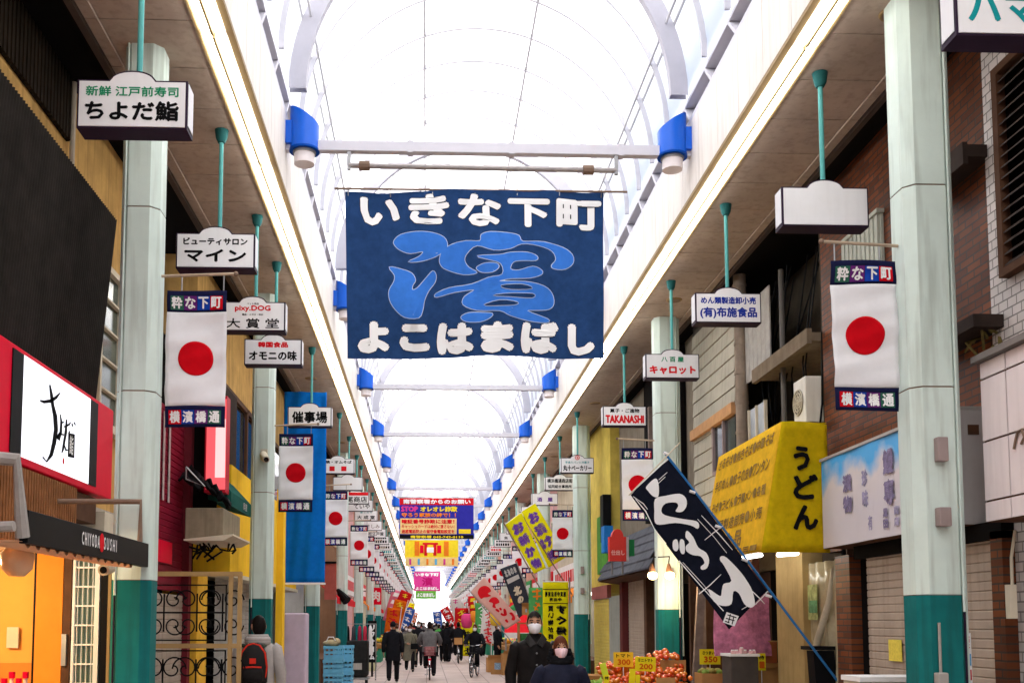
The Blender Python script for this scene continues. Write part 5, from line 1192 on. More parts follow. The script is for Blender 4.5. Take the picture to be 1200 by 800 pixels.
for a in ((477, 693, 50, .6, 1.7, .42, M_nrd, YL, 'red orange tilted nobori in the left row, topmost of the orange cluster', None),
          (470, 703, 48, .6, 1.6, .25, M_nor, YL, 'orange nobori in the left row, middle of the orange cluster', None),
          (462, 712, 45, .6, 1.6, .12, M_nor, M_txtr, 'orange nobori in the left row, lowest of the orange cluster', None),
          (481, 712, 62, .6, 1.8, .3, M_nbl, M_txtw, 'blue nobori behind the orange cluster on the left', None),
          (520, 712, 70, .6, 1.8, -.5, M_nrd, M_txtw, 'red nobori leaning out far down the right row', None),
          (512, 716, 86, .7, 1.8, -.1, M_nbl, M_txtw, 'blue nobori far down the right row', None),
          (541, 712, 52, .7, 1.9, .0, M_nrd, YL, 'red upright nobori on the right behind the pink one', None),
          (548, 726, 46, .6, 1.6, 0, M_nye, M_txtk, 'short yellow nobori in the right row', None),
          (566, 706, 40, .6, 1.5, 0, M_ngr, M_txtw, 'green nobori behind the tilted pink one', None),
          (574, 716, 39, .55, 1.2, .1, M_nwh, M_txtr, 'white nobori with red marks behind the tilted pink one', None),
          (629, 688, 26.5, .42, 1.3, 0, M_ngr, OR, 'green and orange nobori left of the upright yellow banner', None),
          (533, 700, 60, .6, 1.7, -.2, M_nwh, PK, 'white nobori with pink marks in the right row', None)):
    far_nobori(*a)
rq = random.Random(91); CN = [('red', M_nrd, YL), ('orange', M_nor, M_txtw), ('white', M_nwh, M_txtr), ('pink', cloth('nobori_rose', (.7, .2, .3), .25, .1), M_txtw), ('yellow', M_nye, M_txtr)]
for k in range(26):
    s_ = -1 if k % 2 else 1; y = 54+k*3.1; x = CX+s_*rq.uniform(2.0, 2.75); nm, m_, mk = rq.choice(CN); side = 'left' if s_ < 0 else 'right'
    p = Vector((x, y, rq.uniform(2.9, 3.6))); t = thing('nobori_flag', f'tiny far {nm} nobori among the crowd end of the {side} row', 'nobori', p, group=f'far {nm} nobori on the {side}', rot=(0, -s_*rq.uniform(0, .4), 0))
    solid(MB().grid(lambda u, v: (.65*(u-.5), .02*math.sin(6*u+5*v), -1.8*v), 4, 8).build('cloth', m_, t, smooth=True), .004); MB().tube([(.34, 0, .1), (.34, 0, -2.6)], .016, 5).build('pole', M_white, t)
    q = MB()
    for j in range(4): z = -.25-.42*j; q.add([(-.2, -.03, z-.12), (.18, -.03, z-.10), (.2, -.03, z+.12), (-.15, -.03, z+.1)], [(0, 1, 2, 3)])
    q.build('brush_mark', mk, t)
ms_ = thing('meat_sign', 'small red projecting sign with one large white character in the left row', 'shop sign', U(441, 698, 46))
MB().box(-.26, .22, 0, .15, -.38, .38).build('box', M_red, ms_); b = MB(); text(b, '肉', .38, .5, -.02, 0, -.01, .02); b.build('lettering', M_txtw, ms_); MB().box(-.9, -.26, .05, .1, .2, .25).build('bracket', M_metal, ms_)
def lantern(px, py, Y, r, m, lab):
    p = U(px, py, Y); t = thing('paper_lantern', lab, 'lantern', p); MB().tube([(0, 0, -r*1.2), (0, 0, -r*.9), (0, 0, 0), (0, 0, r*.9), (0, 0, r*1.2)], [r*.5, r*.85, r, r*.85, r*.5], 14).build('shade', m, t, smooth=True)
    MB().tube([(0, 0, r*1.2), (0, 0, r*1.35)], r*.5, 10).build('cap', M_black, t); MB().tube([(0, 0, r*1.35), (0, 0, r*1.35+.5)], .01, 5).build('cord', M_black, t)
lantern(547, 727, 44, .26, mat('lantern_pink', (.65, .06, .2), .5), 'round magenta lantern hanging in the right row')
lantern(557, 722, 42, .2, mat('lantern_orange', (.75, .25, .03), .5), 'round orange lantern hanging beside the magenta one')
lantern(581, 724, 36, .22, mat('lantern_yellow', (.8, .55, .05), .5), 'round yellow lantern above the cardboard boxes')
# red awning above the cardboard boxes on the right
aw = thing('awning', 'small dark red shop awning below the tilted pink nobori', 'awning', (2.9, 36, 2))
a, c = U(590, 742, 36), U(613, 731, 36); part(aw, 'cover', MB().prism([(a.x, 35.5, a.z), (c.x+1.0, 35.5, a.z), (c.x+1.0, 36.6, c.z+.3), (a.x+.1, 36.6, c.z+.3)], (0, 0, .04)), BR); part(aw, 'valance', MB().box(a.x, c.x+1, 35.48, 35.5, a.z-.15, a.z+.04), M_white)
part(aw, 'post', MB().box(a.x+.02, a.x+.08, 35.52, 35.58, 0, a.z-.0), M_metal)
# left: dusty red hanging panel and black floodlight
ra = thing('dusty_red_sheet', 'dusty red hanging shop panel right of the blue tarpaulin', 'sheet', (U(386, 680, 24).x, 24, 2.4))
a, c = U(380, 702, 24), U(394, 660, 24); part(ra, 'panel', MB().box(a.x, c.x, 24, 24.08, a.z, c.z), mat('panel_red', (.38, .09, .07), .7, .2)); part(ra, 'rail', MB().box(a.x-.3, c.x, 23.97, 24.1, c.z+.004, c.z+.05), M_black)
sp = thing('floodlight', 'unlit black floodlight on the fourth left pillar', 'lamp', U(401, 697, 29.0)); MB().tube([(-.14, .1, .16), (-.02, 0, .02), (.14, -.12, -.16)], [.05, .10, .14], 12).build('lamp_shade', M_black, sp); MB().tube([(-.14, .1, .16), (.0, .2, .22)], .02, 6).build('arm', M_metal, sp)

# ---- left pavement goods
M_crate = mat('crate_blue', (.16, .46, .66), .45, .12, 5)
def crate(name, lab, cat, x, y, z, rz, w, d, h, m, grp=None):
    t = thing(name, lab, cat, (x, y, z), rz, grp)
    b = MB(); b.box(-w/2, w/2, -d/2, d/2, 0, .02)
    for sx_ in (-1, 1): b.box(sx_*w/2, sx_*(w/2-.02), -d/2+.02, d/2-.02, .02, h*.3); b.box(sx_*w/2, sx_*(w/2-.02), -d/2+.02, d/2-.02, h*.42, h*.6)
    for sy in (-1, 1): b.box(-w/2, w/2, sy*d/2, sy*(d/2-.02), .02, h*.3); b.box(-w/2, w/2, sy*d/2, sy*(d/2-.02), h*.42, h*.6)
    for k in range(5):
        x_ = -w/2+.012+(w-.024)*k/4
        for sy in (-1, 1): b.box(x_-.012, x_+.012, sy*(d/2+.004), sy*(d/2-.016), 0, h)
    b.build('body', m, t); b = MB()
    b.box(-w/2-.012, w/2+.012, -d/2-.012, -d/2+.02, h*.78, h); b.box(-w/2-.012, w/2+.012, d/2-.02, d/2+.012, h*.78, h); b.box(-w/2-.012, -w/2+.02, -d/2+.02, d/2-.02, h*.78, h); b.box(w/2-.02, w/2+.012, -d/2+.02, d/2-.02, h*.78, h)
    b.build('rim', m, t); return t
xc = U(391, 780, 23.0).x
for k, nm in enumerate(('bottom', 'second', 'third', 'topmost')):
    crate('plastic_crate', f'{nm} light blue plastic crate of the front stack beside the left pillar' if k != 1 else 'second from bottom light blue plastic crate of the front stack', 'crate', xc, 23.0, .3*k+.008, .04*(k % 2), .42, .36, .295, M_crate, 'light blue crates stacked on the left pavement')
    crate('plastic_crate', f'{nm} light blue crate of the stack behind the front one', 'crate', xc+.17, 23.62, .3*k+.008, -.03*(k % 2), .42, .36, .295, M_crate, 'light blue crates stacked on the left pavement')
bg = thing('cloth_bag', 'crumpled tan bag lying on top of the light blue crates', 'bag', (xc-.06, 23.0, 1.2)); MB().ball((0, 0, .06), (.19, .15, .08), 12, 7).ball((.12, 0, .09), (.09, .1, .09), 10, 6).build('body', mat('bag_tan', (.42, .34, .2), .8, .3, 12, bump=.4), bg, smooth=True); MB().tube([(-.1, -.1, .1), (-.05, -.13, .2), (.06, -.13, .2), (.1, -.1, .12)], .012, 6).build('handle', M_white, bg)
kt = thing('trolley', 'black covered trolley parked beyond the blue crates', 'trolley', (U(419, 780, 29.0).x, 29.0, 0))
MB().box(-.30, .30, -.3, .4, .22, 1.22).build('cover', mat('cover_black', (.02, .02, .02), .7, .3, 6, bump=.5), kt, bevel=.05); MB().box(-.32, .32, -.32, .42, .14, .2).build('deck', M_metal, kt); MB().box(-.14, .14, -.312, -.301, .42, .60).build('label_plate', M_shutg, kt)
b = MB()
for x in (-.25, .25):
    for y in (-.25, .35): b.tube([(x-.02, y, .07), (x+.02, y, .07)], .068, 12)
b.build('wheel', M_black, kt)
rk = thing('clothes_rack', 'metal clothes rack behind the black trolley', 'clothes rack', (U(423, 745, 31).x, 31, 0))
b = MB(); b.tube([(-.5, 0, 0), (-.5, 0, 1.68), (.45, 0, 1.68), (.45, 0, 0)], .018, 8); b.tube([(-.5, -.25, .05), (-.5, .25, .05)], .018, 8); b.tube([(.45, -.25, .05), (.45, .25, .05)], .018, 8); b.build('frame', M_metal, rk)
for k, (dx, m_, nm) in enumerate(((-.4, M_black, 'black'), (-.22, mat('garment_charcoal', (.05, .05, .06), .9), 'charcoal'), (-.04, mat('garment_maroon', (.3, .02, .05), .9), 'maroon'), (.12, mat('garment_red', (.45, .03, .06), .9), 'crimson'), (.28, mat('garment_white', (.7, .68, .68), .9), 'white'))):
    gmt = thing('garment', f'{nm} garment hanging on the clothes rack behind the trolley', 'garment', (rk.location.x+dx, 31, 1.66))
    b = MB(); n = 14
    for zz_, rx_, ry_ in ((-.04, .03, .05), (-.10, .05, .20), (-.3, .06, .22), (-.9, .09, .25)): b.v += [(rx_*math.cos(2*math.pi*k/n), ry_*math.sin(2*math.pi*k/n), zz_) for k in range(n)]
    for j in range(3): b.f += [(j*n+k, j*n+(k+1) % n, (j+1)*n+(k+1) % n, (j+1)*n+k) for k in range(n)]
    b.build('cloth', m_, gmt, smooth=True); MB().tube([(0, 0, -.05), (0, 0, .02), (.02, 0, .04)], .006, 5).build('hanger', M_metal, gmt)
vs = thing('stand_sign', 'tall black stand sign with white vertical marks near the clothes rack', 'stand sign', (U(436, 760, 33).x, 33, 0)); MB().box(-.14, .14, 0, .06, .45, 1.78).build('board', M_black, vs); MB().box(-.03, .03, 0, .3, 0, .45).build('foot', M_black, vs); b = MB(); column(b, 'リフォーム', .16, 1.15, 0, 1.1, -.004, .012); b.build('lettering', M_txtw, vs)
bx = thing('market_bin', 'pale low bin standing beyond the trolley on the left', 'bin', (U(424, 778, 36).x+.15, 37, 0)); MB().box(-.3, .3, -.2, .2, .0, .5).build('body', mat('bin_cream', (.6, .55, .35), .6), bx, bevel=.02); MB().box(-.32, .32, -.22, .22, .505, .55).build('rim', M_white, bx)

# ---- fruit stall on the right
stl = thing('fruit_stall', 'greengrocer stall of stepped wooden benches heaped with tomatoes', 'market stall', (3.1, 14, 0))
M_wood = mat('stall_wood', (.34, .17, .06), .7, .3, 4); M_card = mat('cardboard', (.46, .24, .09), .8, .15, 4)
xs0, xs1 = U(690, 790, 13.6).x, U(812, 790, 13.6).x
part(stl, 'bench', MB().box(xs0, xs1, 13.45, 13.95, .80, .86).box(xs0, xs1, 13.95, 14.5, .95, 1.0), M_wood)
b = MB()
for x in (xs0+.03, xs1-.08):
    for y in (13.48, 14.4): b.box(x, x+.05, y, y+.05, 0, .8)
part(stl, 'leg', b, M_wood)
part(stl, 'front_board', MB().box(xs0, xs1, 13.43, 13.448, .3, .87), M_card)
part(stl, 'divider', MB().box(U(776, 780, 13.9).x, U(806, 780, 13.9).x, 14.0, 14.02, 1.0, 1.21), M_card); part(stl, 'divider', MB().box(U(719, 780, 13.9).x, U(738, 780, 13.9).x, 14.0, 14.02, 1.0, 1.16), mat('card_orange', (.62, .16, .02), .7)); part(stl, 'divider', MB().box(U(768, 797, 13.5).x, U(790, 797, 13.5).x, 13.44, 13.455, .87, 1.0), M_card)
M_tom = mat('tomato_red', (.68, .055, .012), .22, .15, 6, spec=.7)
n_ = M_tom.node_tree.nodes; oi = n_.new('ShaderNodeObjectInfo'); hs = n_.new('ShaderNodeHueSaturation'); mr_ = n_.new('ShaderNodeMapRange'); mr_.inputs[3].default_value = .499; mr_.inputs[4].default_value = .54
pb = n_['Principled BSDF']; src = pb.inputs['Base Color'].links[0].from_socket; M_tom.node_tree.links.new(oi.outputs['Random'], mr_.inputs[0]); M_tom.node_tree.links.new(mr_.outputs[0], hs.inputs['Hue']); M_tom.node_tree.links.new(src, hs.inputs['Color']); M_tom.node_tree.links.new(hs.outputs[0], pb.inputs['Base Color'])
tm = None; rr = random.Random(31); cnt = 0
def hz(x): # heap profile
    return .12+.20*math.exp(-((x-U(783, 780, 14).x)/.32)**2)+.05*math.exp(-((x-U(735, 780, 14).x)/.25)**2)
x = xs0+.22
placed = []
for _ in range(1500):
    x = rr.uniform(xs0+.25, xs1-.05); y = rr.uniform(13.5, 14.35); base = .86 if y < 13.95 else 1.0
    lvl = (hz(x)+ (.0 if y < 13.95 else -.02))*(.35+.65*(y-13.5)/.85); z = base+.035+rr.choice([0, .5, 1, 1])*lvl
    if all((x-a)**2+(y-b_)**2+(z-c)**2 > .062**2 for a, b_, c in placed) and len(placed) < 230:
        placed.append((x, y, z))
for x, y, z in placed:
    if tm is None:
        tm = MB().ball((0, 0, 0), (.036, .036, .032), 10, 7).build('tomato', M_tom, smooth=True); tag(tm, 'shiny red tomato in the heap on the greengrocer stall', 'tomato', 'tomatoes heaped on the stall'); tm.location = (x, y, z)
    else: c = tm.copy(); COL.objects.link(c); c.location = (x, y, z); s_ = rr.uniform(.78, 1.3); c.scale = (s_, s_*rr.uniform(.9, 1.1), s_*rr.uniform(.8, 1)); c.rotation_euler = (rr.uniform(-.6, .6), rr.uniform(-.6, .6), 0)
def price_card(px0, py0, px1, py1, Y, m, l1, l2, lab, tilt=.0):
    a, c = U(px0, py1, Y), U(px1, py0, Y); w, h = c.x-a.x, c.z-a.z; t = thing('price_card', lab, 'price card', ((a.x+c.x)/2, Y, a.z), rot=(0, tilt, 0))
    MB().box(-w/2, w/2, 0, .006, 0, h).build('card', m, t); MB().tube([(0, .01, -.25), (0, .01, h*.5)], .006, 5).build('stick', M_white, t)
    if l1: b = MB(); text(b, l1, w*.72, h*.24, 0, h*.76, -.003, .002); b.build('lettering', M_txtk, t)
    if l2: b = MB(); text(b, l2, w*.66, h*.40, .03*w, h*.33, -.003, .005); b.build('number', mat('ink_orange', (.6, .12, .01), .6), t)
M_cy = mat('card_yellow', (.8, .68, .02), .6, .04); M_cor = mat('card_amber', (.8, .5, .03), .6, .06)
price_card(719, 763.5, 742, 781, 13.9, M_cor, 'トマト', '300', 'amber price card reading 300 at the left of the tomato heap')
price_card(744, 769, 768, 786, 13.75, M_cy, 'ミニトマト', '200', 'yellow price card reading 200 in the middle of the tomato heap', .04)
price_card(820, 760, 844, 778, 14.1, M_cy, 'さつまいも', '350', 'yellow price card reading 350 right of the tomato heap')
price_card(737, 783, 744, 800, 13.5, M_cy, None, None, 'narrow blank yellow card at the front of the stall', .05)
price_card(745, 790, 750, 803, 13.46, M_cy, None, None, 'small blank yellow card right of the narrow one')
price_card(708, 790, 714, 806, 13.5, M_cy, '特', None, 'little yellow card at the left front corner of the stall')
price_card(888, 765, 897, 785, 12.9, M_cy, '特', '1', 'yellow card clipped beside the charcoal display box')
price_card(709, 776, 716, 802, 13.62, mat('card_lime', (.6, .72, .05), .6), None, None, 'leaning lime green card at the left end of the stall', -.25)
cbx = thing('cardboard_box', 'open cardboard box of greens right of the tomatoes', 'box', (U(832, 790, 13.9).x, 13.9, .62)); w2 = .16
b = MB(); b.box(-w2, w2, -.2, .2, 0, .015)
for s_ in (-1, 1): b.box(s_*w2, s_*(w2-.01), -.19, .19, .015, .42); b.box(-w2, w2, s_*.2, s_*.19, .015, .42)
b.build('walls', M_card, cbx); MB().box(w2+.01, w2+.02, -.2, -.18, .1, .52).build('yellow_edge', M_cy, cbx)
tb_ = thing('side_table', 'low wooden table carrying the box of greens', 'table', (U(832, 790, 13.9).x, 13.9, 0)); MB().box(-.24, .24, -.3, .3, .58, .615).build('tabletop', M_wood, tb_)
for x in (-.2, .2):
    for y in (-.26, .26): MB().box(x-.025, x+.025, y-.025, y+.025, 0, .579).build('leg', M_wood, tb_)
rr = random.Random(9)
for k in range(9):
    g_ = MB().ball((0, 0, 0), (.05, .045, .04), 8, 6).build('sweet_potato' if k % 2 else 'cabbage', mat('veg_green', (.2, .3, .06), .6, .3, 20) if k % 2 == 0 else mat('veg_olive', (.32, .28, .08), .6, .3, 20), smooth=True)
    tag(g_, 'small round green vegetable in the cardboard box' if k % 2 == 0 else 'olive coloured vegetable in the cardboard box', 'vegetable', 'green vegetables in the box' if k % 2 == 0 else 'olive vegetables in the box'); g_.location = (cbx.location.x-.1+.1*(k % 3), 13.78+.1*(k//3), 1.05+.02*(k % 2))
lf = thing('leafy_greens', 'bunch of pale leafy greens at the left corner of the stall', 'vegetable', (U(700, 797, 13.55).x, 13.6, .862))
b = MB()
for k in range(60):
    a_ = rr.uniform(0, 6.28); e_ = rr.uniform(.2, 1.2); L_ = rr.uniform(.08, .17); d = Vector((math.cos(a_)*math.cos(e_), math.sin(a_)*math.cos(e_), math.sin(e_))); s_ = d.cross(Vector((0, 0, 1))).normalized()*.03; o_ = Vector((rr.uniform(-.1, .1), rr.uniform(-.08, .08), 0)); b.add([o_, o_+d*L_*.6-s_, o_+d*L_, o_+d*L_*.6+s_], [(0, 1, 2, 3)])
b.build('leaves', mat('leaf_lime', (.30, .5, .10), .6, .3, 20), lf)
# charcoal display box with pink packs and the things round it
db = thing('display_box', 'charcoal grey display box with pink packets on its lid under the pink cloth', 'display box', (U(873, 780, 12.6).x, 12.6, 0)); w2 = (U(889, 780, 12.6).x-U(857, 780, 12.6).x)/2
MB().box(-w2, w2, 0, .4, .02, 1.30).build('body', mat('charcoal_paint', (.075, .065, .06), .5, .15), db, bevel=.01); MB().box(-w2-.015, w2+.015, -.015, .415, 1.303, 1.335).build('lid', M_white, db)
for k in range(6): pkt = thing('packet', ['pink paper packet at the left of the display box lid', 'second pink packet on the display box', 'middle pink packet standing tallest on the display box', 'pink packet just right of the tallest one on the display box', 'fifth pink packet on the display box', 'pink packet at the right end of the display box lid'][k], 'packet', (db.location.x-w2+.04+k*.055, 12.66+.03*(k % 2), 1.336), .3*k); MB().box(-.025, .025, -.02, .02, 0, .035+.03*(k == 2)).build('body', mat('packet_pink', (.75, .45, .47), .6), pkt, bevel=.006); MB().box(-.018, .018, -.012, .012, .036+.03*(k == 2), .05+.03*(k == 2)).build('fold', M_white, pkt)
rbx = thing('cardboard_box', 'reddish brown box on a post right of the pink cloth', 'box', (U(893, 750, 13.3).x, 13.3, 1.2)); MB().box(-.16, .16, -.1, .1, 0, .27).build('body', mat('box_redbrown', (.33, .10, .04), .7), rbx); MB().box(-.165, .165, -.105, .105, .271, .285).build('lid', M_card, rbx)
rbx['label'] = 'reddish brown box on a stack right of the pink cloth'; sk = thing('wooden_stand', 'wooden stand under the reddish brown box', 'stand', (rbx.location.x, 13.3, 0)); MB().box(-.2, .2, -.14, .14, 1.14, 1.198).build('top', M_wood, sk); MB().box(-.17, .17, -.1, .1, 0, 1.139).build('base', M_card, sk)
# white counter and black basket at the lower right
wc = thing('white_counter', 'white rail topped counter along the foot of the closed shutters', 'counter', (3.95, 8.9, 0)); MB().box(U(1002, 795, 8.7).x, 4.3, 8.6, 9.0, 1.22, 1.262).build('counter_top', M_white, wc).location = (-3.95, -8.9, 0)
q = MB().box(U(1004, 795, 8.7).x, 4.28, 8.64, 8.98, 0, 1.215); part(wc, 'body', q, M_cream)
bs = thing('flag_stand', 'black flag stand gripping the foot of the blue pole', 'stand', (U(965, 770, 11.0).x, 11.05, 0))
a = U(965, 759, 11.0); part(bs, 'clamp', MB().box(a.x-.14, a.x+.14, 11.02, 11.3, a.z-.02, a.z+.02), M_black); part(bs, 'panel', MB().prism([(a.x-.1, 11.03, a.z-.03), (a.x+.13, 11.03, a.z-.03), (a.x+.24, 11.03, 0), (a.x-.02, 11.03, 0)], (0, .2, 0)), M_black)
me_ = thing('meter_box', 'small grey box on the teal base of the big right pillar', 'box', (U(1101, 790, 7.36).x, 7.3, 1.22)); MB().box(-.04, .04, 0, .07, 0, .14).build('body', M_shutg, me_, bevel=.01); MB().tube([(0, .04, .14), (0, .04, .5)], .01, 6).build('conduit', M_shutg, me_)
# cardboard boxes with vegetables (right, further off)
rr = random.Random(14)
for k, (px, py, Y, w, h, nm) in enumerate(((585, 790, 34.5, .5, .55, 'tall open cardboard carton of greens in front of the right row'), (597, 792, 34, .5, .7, 'leaning cardboard carton beside the tall open one'), (578, 780, 36, .45, .5, 'small cardboard carton behind the tall open one'), (606, 780, 35.5, .6, .9, 'stacked cardboard carton under the red awning'), (629, 722, 30, .55, .3, 'cardboard carton perched high beside the masked man'), (620, 716, 30.3, .4, .25, 'small carton beside the perched cardboard carton'))):
    p = U(px, py, Y); z = 0 if py > 770 else p.z-.1; t = thing('cardboard_carton', nm, 'box', (p.x, Y, z), rr.uniform(-.3, .3)); b = MB(); b.box(-w/2, w/2, -.2, .2, 0, .02)
    for s_ in (-1, 1): b.box(s_*w/2, s_*(w/2-.012), -.19, .19, .02, h); b.box(-w/2, w/2, s_*.2, s_*.188, .02, h)
    b.build('walls', M_card, t); b = MB()
    b.prism([(-w/2, -.2, h), (w/2, -.2, h), (w/2, -.32, h+.09), (-w/2, -.32, h+.09)], (0, 0, .008)); b.build('flap', M_card, t)
    MB().box(-w*.25, w*.25, -.206, -.202, h*.3, h*.7).build('printed_label', mat('label_sky', (.3, .45, .6), .6, .5, 20), t)
sh = thing('goods_shelf', 'tall shelf of boxed goods behind the masked man', 'shelf', (U(626, 740, 30.4).x, 30.4, 0)); hz_ = U(626, 725, 30.4).z-.1
MB().box(-.5, .5, -.2, .3, hz_-.04, hz_).build('top_shelf', M_wood, sh); MB().box(-.5, .5, -.2, .3, .9, .94).build('shelf', M_wood, sh)
for x in (-.48, .44): MB().box(x, x+.04, -.18, .28, 0, hz_-.041).build('upright', M_wood, sh)
MB().box(-.42, .4, -.1, .25, .945, 1.4).build('green_tray', mat('tray_green', (.04, .16, .05), .6, .4, 12), sh)
# stalls with produce trays down the right and left rows
rr = random.Random(77); FR = [('red', (.65, .05, .03)), ('orange', (.75, .3, .02)), ('green', (.15, .4, .08)), ('yellow', (.75, .6, .05)), ('pink', (.65, .15, .25))]
for s_, ys in ((1, (38, 42.5, 47, 51.5, 56, 61)), (-1, (40, 46, 52, 58))):
    for j, y in enumerate(ys):
        x = 3.55 if s_ > 0 else -2.35; nm = rr.choice(FR); side = 'right' if s_ > 0 else 'left'; o_ = ['nearest', 'second nearest', 'third nearest', 'fourth nearest', 'fifth nearest', 'furthest'][j if j < len(ys)-1 else 5]
        t = thing('produce_stand', f'{o_} sloping produce stand with {nm[0]} goods in the {side} row', 'market stall', (x, y, 0)); d = -s_
        part(t, 'bench', MB().prism([(x-.4, y-1.2, .6), (x+.4, y-1.2, .6), (x+.4, y-1.2, .9 if s_ > 0 else .75), (x-.4, y-1.2, .75 if s_ > 0 else .9)], (0, 2.4, 0)), M_wood); part(t, 'skirt', MB().box(x-.36, x+.36, y-1.15, y+1.15, 0, .598), mat('skirt_green', (.04, .25, .15), .7))
        for q in range(3):
            c_ = rr.choice(FR); b = MB()
            for _ in range(26): b.ball((x+rr.uniform(-.35, .35), y-1+q*.8+rr.uniform(-.25, .35), .95+rr.uniform(-.03, .05)), rr.uniform(.05, .075), 7, 5)
            part(t, 'produce_tray', b, mat('produce_'+c_[0], c_[1], .4, .2, 9), smooth=True)
# ================================================================== PEOPLE AND BICYCLES
M_skin = mat('skin', (.46, .25, .16), .5, .05, 8); M_hair = mat('hair_black', (.012, .009, .008), .45, .3, 40); M_hairb = mat('hair_brown', (.10, .03, .015), .45, .3, 40)
M_mask = mat('mask_white', (.8, .77, .8), .8, .02); M_maskp = mat('mask_pink', (.78, .55, .6), .8, .02); M_eye = mat('eye_dark', (.01, .008, .008), .2); M_shoe = mat('shoe_black', (.015, .015, .015), .4)
M_jblk = mat('leather_black', (.014, .012, .012), .38, .3, 12, bump=.25); M_jdk = mat('coat_black', (.012, .012, .015), .8, .3, 10, bump=.3); M_jnv = mat('down_navy', (.018, .02, .038), .55, .3, 8, bump=.4); M_trk = mat('trousers_black', (.012, .012, .014), .8, .2, 9); M_jgr = mat('parka_grey', (.13, .125, .13), .7, .25, 9, bump=.4); M_jol = mat('coat_olive', (.16, .15, .11), .8, .2, 9, bump=.3); M_hood = mat('hoodie_grey', (.38, .35, .33), .9, .15, 10, bump=.3); M_jred = mat('jacket_red', (.5, .03, .04), .8); M_jgn = mat('jacket_green', (.08, .35, .08), .8)
def loft(b, secs, n=14, cap=True):
    o = len(b.v)
    for (x, y, z, rx, ry) in secs:
        for k in range(n): a = 2*math.pi*k/n; b.v.append((x+rx*math.cos(a), y+ry*math.sin(a), z))
    for j in range(len(secs)-1):
        for k in range(n): b.f.append((o+j*n+k, o+j*n+(k+1) % n, o+(j+1)*n+(k+1) % n, o+(j+1)*n+k))
    if cap: b.f.append(tuple(o+k for k in range(n-1, -1, -1))); e = o+(len(secs)-1)*n; b.f.append(tuple(e+k for k in range(n)))
    return b
def skin_mesh(pts, edges, rad, root):
    me = bpy.data.meshes.new('body'); me.from_pydata(pts, edges, []); o = bpy.data.objects.new('body', me); COL.objects.link(o)
    o.modifiers.new('Skin', 'SKIN'); sv_ = me.skin_vertices[0].data
    for i, r in enumerate(rad): sv_[i].radius = (r, r); sv_[i].use_root = (i == root)
    s_ = o.modifiers.new('Sub', 'SUBSURF'); s_.levels = 1; s_.render_levels = 1
    dg = bpy.context.evaluated_depsgraph_get(); out = bpy.data.meshes.new_from_object(o.evaluated_get(dg)); v = [tuple(q.co) for q in out.vertices]; f = [tuple(p.vertices) for p in out.polygons]
    bpy.data.objects.remove(o); bpy.data.meshes.remove(me); bpy.data.meshes.remove(out); return v, f
def arm_path(kind, s):
    sh = Vector((s*.175, .01, 1.375))
    if kind == 'down': e, w = (s*.235, .03, 1.10), (s*.235, -.03, .86)
    elif kind == 'fwd': e, w = (s*.235, -.04, 1.11), (s*.21, -.16, .89)
    elif kind == 'back': e, w = (s*.235, .10, 1.11), (s*.235, .12, .87)
    elif kind == 'pocket': e, w = (s*.27, .07, 1.12), (s*.215, -.06, .93)
    elif kind == 'bars': e, w = (s*.27, -.12, 1.13), (s*.25, -.36, 1.03)
    elif kind == 'hold': e, w = (s*.23, .0, 1.10), (s*.10, -.22, 1.06)
    return [sh, Vector(e), Vector(w)]
def leg_path(kind, s, ph):
    h = Vector((s*.09, .0, .90))
    if kind == 'stand': return [h, Vector((s*.10, -.015, .49)), Vector((s*.105, .02, .09))]
    if kind == 'walk':
        if ph*s > 0: return [h, Vector((s*.095, -.13, .51)), Vector((s*.09, -.20, .10))]
        return [h, Vector((s*.095, .03, .49)), Vector((s*.09, .22, .15))]
    if kind == 'ride':
        if ph*s > 0: return [h, Vector((s*.10, -.36, .72)), Vector((s*.10, -.20, .38))]
        return [h, Vector((s*.10, -.22, .52)), Vector((s*.10, -.06, .16))]
